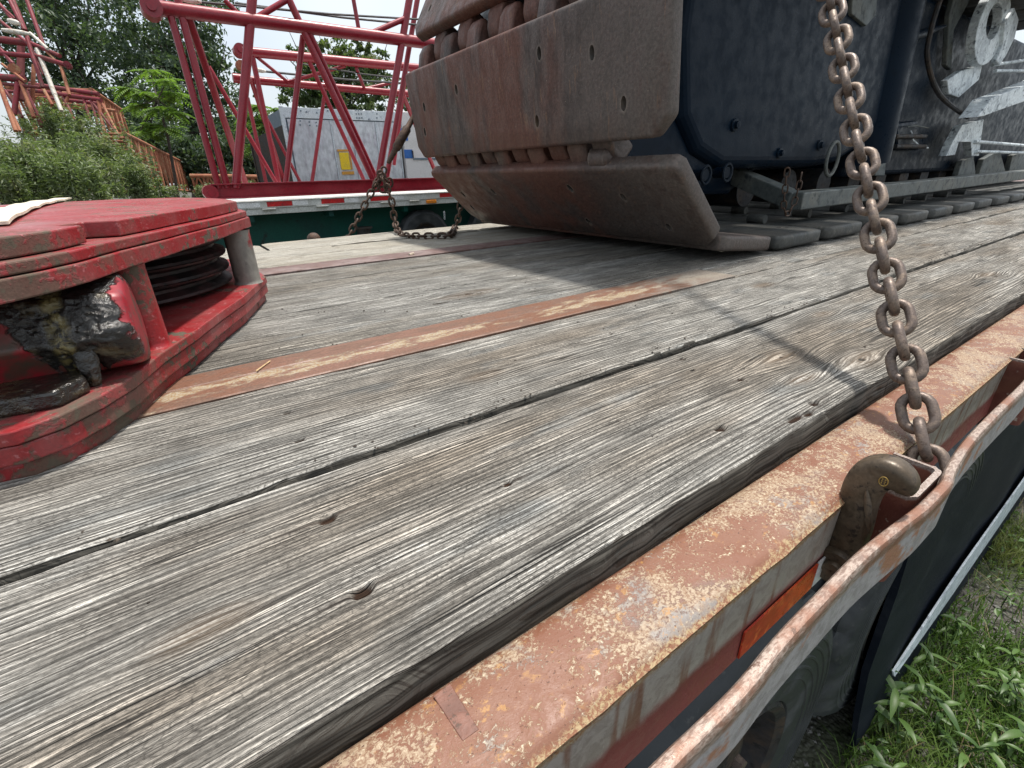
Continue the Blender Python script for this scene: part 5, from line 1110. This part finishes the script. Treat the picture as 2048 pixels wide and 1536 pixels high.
def sumac(label, Dp, tips, root_px):
    base = atd(*root_px, Dp); base.z = GZ; r = thing('sumac', label, 'tree', base, 'bright green sumacs')
    C = []; Dd = []; Nn = []; LL = []; tk = MB()
    tk.tube([base, atd(root_px[0]+5, root_px[1]-60, Dp), atd(root_px[0]-15, root_px[1]-130, Dp)], [.05, .04, .025], 7)
    for a, b in tips:
        c = np.array(atd(a, b, Dp+random.uniform(-.5, .5))); tk.tube([atd(root_px[0]-15, root_px[1]-130, Dp), Vector(c)], [.025, .01], 5)
        for k in range(13):
            az = RNG.random()*2*math.pi; el = RNG.uniform(-.35, .35); fd = np.array([math.cos(az)*math.cos(el), math.sin(az)*math.cos(el), math.sin(el)]); FL = RNG.uniform(.45, .75); sd = np.cross(fd, [0, 0, 1]); sd /= np.linalg.norm(sd)
            for j in range(1, 11):
                t = j/10; p = c+fd*FL*t-np.array([0, 0, .22*t*t]); w = .13*math.sin(math.pi*min(t*.8+.15, 1))+.03
                for s in (-1, 1):
                    d2 = sd*s+fd*.45-np.array([0, 0, .25]); C.append(p+d2*w*.5); Dd.append(d2); Nn.append([RNG.normal()*.2, RNG.normal()*.2, 1]); LL.append(w*1.25)
    me = leaves_mesh('crown', np.array(C), np.array(Dd), np.array(Nn), np.array(LL), np.array(LL)*.34, M['sumac']); own(link('crown', me), r)
    P(tk, 'trunk', M['bark'], r, smooth=True)
sumac('bright green sumac in front of the dark trees, left of the red boom', 14, [(300,140),(335,160),(260,175),(300,185),(345,185),(320,215),(350,225),(275,210),(300,250),(330,255),(280,262)], (330, 330))
sumac('small bright sumac seen between the red boom tubes left of the cabinet', 15, [(520,212),(545,220),(530,250),(560,235),(500,235),(510,290),(540,300)], (525, 365))
# leafy weeds in front of the pile
def bush(label, Dp, circ, n, L, seedh=0):
    base = atd(circ[0][0], 380, Dp); base.z = GZ; r = thing('bush', label, 'bush', base, 'leafy weeds below the boom pile')
    n0 = []; Cc = []; st = MB()
    for a, b, rr, dd in circ:
        c = np.array(atd(a, b, Dp+dd)); R = rr*Dp/FPX
        k = int(n*(rr**2)/sum(q[2]**2 for q in circ)); nst = max(5, k//60)
        sx = RNG.normal(size=(nst, 2))*R*.55
        for i in range(nst):
            h = R*(1.2+.5*RNG.random()); bx, by = c[0]+sx[i, 0], c[1]+sx[i, 1]; lean = RNG.normal(size=2)*.12
            z0 = c[2]-R; tt = RNG.random(60)
            Cc.append(np.stack([bx+lean[0]*tt*h+RNG.normal(size=60)*.035, by+lean[1]*tt*h+RNG.normal(size=60)*.035, z0+tt*h*1.25], 1))
            if i % 3 == 0: st.tube([(bx, by, z0), (bx+lean[0]*h, by+lean[1]*h, z0+h*1.25)], [.006, .002], 4, cap=False)
    C = np.concatenate(Cc); m = len(C); Dd = RNG.normal(size=(m, 3)); Dd[:, 2] = np.abs(Dd[:, 2])*.6+.15; Nn = RNG.normal(size=(m, 3))*.6; Nn[:, 2] += 1
    me = leaves_mesh('foliage', C, Dd, Nn, L*(.45+1.3*RNG.random(m)**1.6), L*.25*(.6+.9*RNG.random(m)), M['bush']); own(link('foliage', me), r); tag(P(st, 'stem', M['bark'], r), kind='stuff')
bush('leafy weeds at the lower left edge, in front of the boom pile', 5.6, [(30,345,50,0),(95,345,52,.2),(60,315,36,.5),(5,320,40,.6),(150,355,45,0),(20,375,40,-.3)], 13000, .075)
bush('taller pale leafy weeds growing up through the middle of the boom pile', 9.6, [(130,265,48,0),(170,290,50,0),(105,225,26,.3),(150,320,50,-.5),(190,330,45,0),(60,270,36,.5)], 13000, .10)
bush('low leafy weeds around the foot of the long orange boom section', 8.5, [(230,350,42,0),(270,365,34,0),(310,378,24,.4),(205,310,38,.2),(345,384,14,.6),(250,330,34,.4)], 9000, .085)
bush('thin weeds in front of the low rusty boom section', 12, [(400,384,12,0),(430,380,14,.3),(500,375,16,.4)], 1500, .09)

# ------------------------------------------------------------------ grass and weeds beside the trailer
def blades(n, xr, yr, hmin, hmax, w, name, mat, dens=None):
    X = RNG.uniform(*xr, n); Y = RNG.uniform(*yr, n)
    if dens is not None: k = dens(X, Y) > RNG.random(n); X, Y = X[k], Y[k]
    n = len(X); H = RNG.uniform(hmin, hmax, n); az = RNG.random(n)*2*np.pi; ln = RNG.uniform(.15, .9, n)*H
    dx, dy = np.cos(az)*ln, np.sin(az)*ln; sx, sy = -np.sin(az), np.cos(az); W_ = w*RNG.uniform(.6, 1.5, n)
    rows = []
    for t, ww in ((0, .7), (.35, 1.0), (.7, .7), (1, .03)):
        cx = X+dx*t**1.8; cy = Y+dy*t**1.8; cz = GZ-.005+H*(t-.22*t*t*ln/H)
        rows.append(np.stack([cx-sx*W_*ww, cy-sy*W_*ww, cz], 1)); rows.append(np.stack([cx+sx*W_*ww, cy+sy*W_*ww, cz], 1))
    v = np.stack(rows, 1).reshape(-1, 3); i = np.arange(n)[:, None]*8
    q = np.concatenate([i+[[0, 1, 3, 2]], i+[[2, 3, 5, 4]], i+[[4, 5, 7, 6]]], 1).reshape(-1)
    me = bpy.data.meshes.new(name); me.vertices.add(8*n); me.vertices.foreach_set('co', v.ravel().astype(np.float32)); me.loops.add(12*n); me.loops.foreach_set('vertex_index', q.astype(np.int32))
    me.polygons.add(3*n); me.polygons.foreach_set('loop_start', np.arange(0, 12*n, 4, dtype=np.int32)); me.polygons.foreach_set('loop_total', np.full(3*n, 4, dtype=np.int32)); me.update(calc_edges=True)
    a = me.attributes.new('rnd', 'FLOAT', 'POINT'); a.data.foreach_set('value', np.repeat(RNG.random(n), 8).astype(np.float32)); me.materials.append(mat); me.polygons.foreach_set('use_smooth', [True]*len(me.polygons))
    return tag(link(name, me), kind='stuff')
def dens(X, Y): return np.clip((vnoise(X*3+20, Y*3+20, 2)-.22)*2.4, .12, 1)*np.clip(1.45-(X-1.0)*.25, .2, 1)
blades(95000, (.7, 4.2), (-1.2, .11), .02, .10, .0014, 'grass', M['grass'], dens)
blades(9000, (3.5, 16), (-3, 1.6), .03, .12, .005, 'grass', M['grass'])
blades(16000, (-9, 22), (3.2, 14), .05, .35, .012, 'grass', M['grass'])
# small round leaves tangled low in the grass, and dry stalks
n = 9000; X = RNG.uniform(.8, 4.0, n); Y = RNG.uniform(-1.1, .10, n); k = dens(X, Y) > RNG.random(n)*.9; X, Y = X[k], Y[k]; n = len(X)
C = np.stack([X, Y, GZ+RNG.uniform(.005, .06, n)], 1); Dd = RNG.normal(size=(n, 3)); Dd[:, 2] *= .4; Nn = RNG.normal(size=(n, 3))*.5; Nn[:, 2] += 1
tag(link('ground_cover', leaves_mesh('ground_cover', C, Dd, Nn, .022*(.5+RNG.random(n)), .010*(.6+RNG.random(n)), M['weed'])), kind='stuff')
M['dry'] = m_leaf('dry_stalks', (.22, .17, .09), (.30, .25, .14), (.16, .12, .07), .2)
blades(1500, (.8, 3.6), (-1.1, .10), .04, .13, .0012, 'dry_grass', M['dry'])
# broad-leaved weeds, one by one
def leaf_strip(L, Wd):
    us = np.linspace(0, 1, 7); out = []
    for u in us:
        w = Wd*math.sin(math.pi*min(u*.93+.05, 1))**.8*(1-.35*u); out.append((u, w))
    return out
def weed(label, px, py, h, nleaf, L, seed):
    rr = random.Random(seed); b = onz(px, py, GZ+.03); b.z = GZ; r = thing('weed', label, 'weed', b, 'broad-leaved weeds in the grass beside the wheels')
    st = MB(); tip = Vector((rr.uniform(-.6, .6)*h, rr.uniform(-.6, .6)*h, h)); P0 = b
    pts = [P0, P0+tip*.5+Vector((0, 0, .02)), P0+tip]; st.tube(pts, [.0022, .0018, .001], 6); P(st, 'stem', M['weed'], r, smooth=True)
    az = rr.random()*6.28
    for k in range(nleaf):
        t = .25+.75*k/(nleaf-1); p = P0.lerp(pts[1], t*2) if t < .5 else pts[1].lerp(pts[2], t*2-1); az += 2.4; el = rr.uniform(.1, .7)
        d = Vector((math.cos(az)*math.cos(el), math.sin(az)*math.cos(el), math.sin(el))); LL = L*rr.uniform(.6, 1.1)*(1.1-.4*t); sd = d.cross(Vector((0, 0, 1))).normalized(); nn = sd.cross(d)
        mb = MB(); s = leaf_strip(LL, LL*.125)
        for u, w in s:
            c = p+d*LL*u-Vector((0, 0, LL*.42*u*u)); mb.v += [tuple(c-sd*w+nn*w*.35), tuple(c), tuple(c+sd*w+nn*w*.35)]
        for i in range(len(s)-1):
            for j in range(2): mb.f.append((i*3+j, i*3+j+1, (i+1)*3+j+1, (i+1)*3+j)); mb.mi.append(0)
        me = mb.mesh('leaf', M['weed'], smooth=False, fix=False); me.polygons.foreach_set('use_smooth', [True]*len(me.polygons))
        a = me.attributes.new('rnd', 'FLOAT', 'POINT'); a.data.foreach_set('value', [rr.random()]*len(me.vertices)); own(link('leaf', me), r)
weeds = [('leafy weed right at the foot of the black skirt', 1765, 1430, .16, 9, .10), ('weed with long drooping leaves at the bottom edge below the skirt', 1800, 1490, .14, 8, .12), ('weed at the very bottom beside the dark tyre', 1740, 1530, .10, 7, .08),
         ('pale sunlit weed with upright pointed leaves, bottom right', 1900, 1440, .15, 9, .10), ('bright weed in the bottom right corner', 2010, 1490, .13, 9, .10), ('weed with star-like leaves in the sunlit grass', 1985, 1400, .13, 8, .09), ('small weed halfway along the skirt edge', 1850, 1330, .09, 7, .07),
         ('low round-leaved weed next to the bare gravel', 1915, 1260, .07, 8, .07), ('small weed at the right edge in the gravel', 2030, 1330, .08, 7, .07), ('weed against the skirt where the pale strip ends', 1800, 1400, .10, 7, .08), ('sunlit weed in the middle of the bottom edge grass', 1890, 1515, .12, 8, .09), ('lone weed in the gravel near the right edge', 2010, 1200, .06, 6, .06), ('weed just inside the right edge above the corner', 2040, 1420, .11, 8, .09), ('small weed beside the pale strip', 1880, 1210, .06, 6, .05)]
for i, (lb_, a, b, h, nl, L) in enumerate(weeds): weed(lb_, a, b, h, nl, L, i+5)
# loose gravel
gv = MB(); rs = random.Random(11)
for i in range(2600):
    x = .9+rs.random()**1.6*5; y = rs.uniform(-1.2, .3); s = rs.uniform(.004, .012)
    c = Vector((x, y, GZ+s*.3)); vs = [c+Vector((rs.uniform(.7, 1.2)*s*a, rs.uniform(.7, 1.2)*s*b, rs.uniform(.4, .8)*s*cc)) for a, b, cc in ((1,0,0),(-1,0,0),(0,1,0),(0,-1,0),(0,0,1),(0,0,-1))]
    gv.add(vs, [(0,2,4),(2,1,4),(1,3,4),(3,0,4),(2,0,5),(1,2,5),(3,1,5),(0,3,5)])
tag(gv.build('gravel', M['stone'], fix=False), kind='stuff')
# crumbs of dirt on the planks
cb = MB(); rs = random.Random(4)
for i in range(420):
    x = rs.uniform(-.2, 2.6); y = rs.choice([rs.uniform(.3, 1.6), rs.uniform(.48, .52), rs.uniform(.9, 1.3)]); sz = rs.uniform(.0008, .0028); c = Vector((x, y, .002+sz*.2))
    cb.add([c+Vector((rs.uniform(.7, 1.3)*sz*a, rs.uniform(.7, 1.3)*sz*b, rs.uniform(.4, .8)*sz*cc)) for a, b, cc in ((1,0,0),(-1,0,0),(0,1,0),(0,-1,0),(0,0,1),(0,0,-1))], [(0,2,4),(2,1,4),(1,3,4),(3,0,4),(2,0,5),(1,2,5),(3,1,5),(0,3,5)])
tag(cb.build('dirt_crumbs', M['bark'], fix=False), kind='stuff')
# bits on the deck
p = onz(823, 509, .006); mb = MB(); mb.tube([p+Vector((-.012, -.006, 0)), p+Vector((.012, .008, .001))], .006, 8)
tag(mb.build('cigarette_butt', M['pinsocket'], smooth=True), 'tiny white cigarette butt on the grey plank left of the track', 'litter')
a, b = onz(512, 742, .008), onz(540, 722, .007); mb = MB(); mb.tube([a, b], .0012, 5)
tag(mb.build('straw', worn('dry_straw', (.5, .36, .2), (.42, .3, .16), None, 20, 60)), 'short dry straw lying across the rusty steel strip', 'straw')
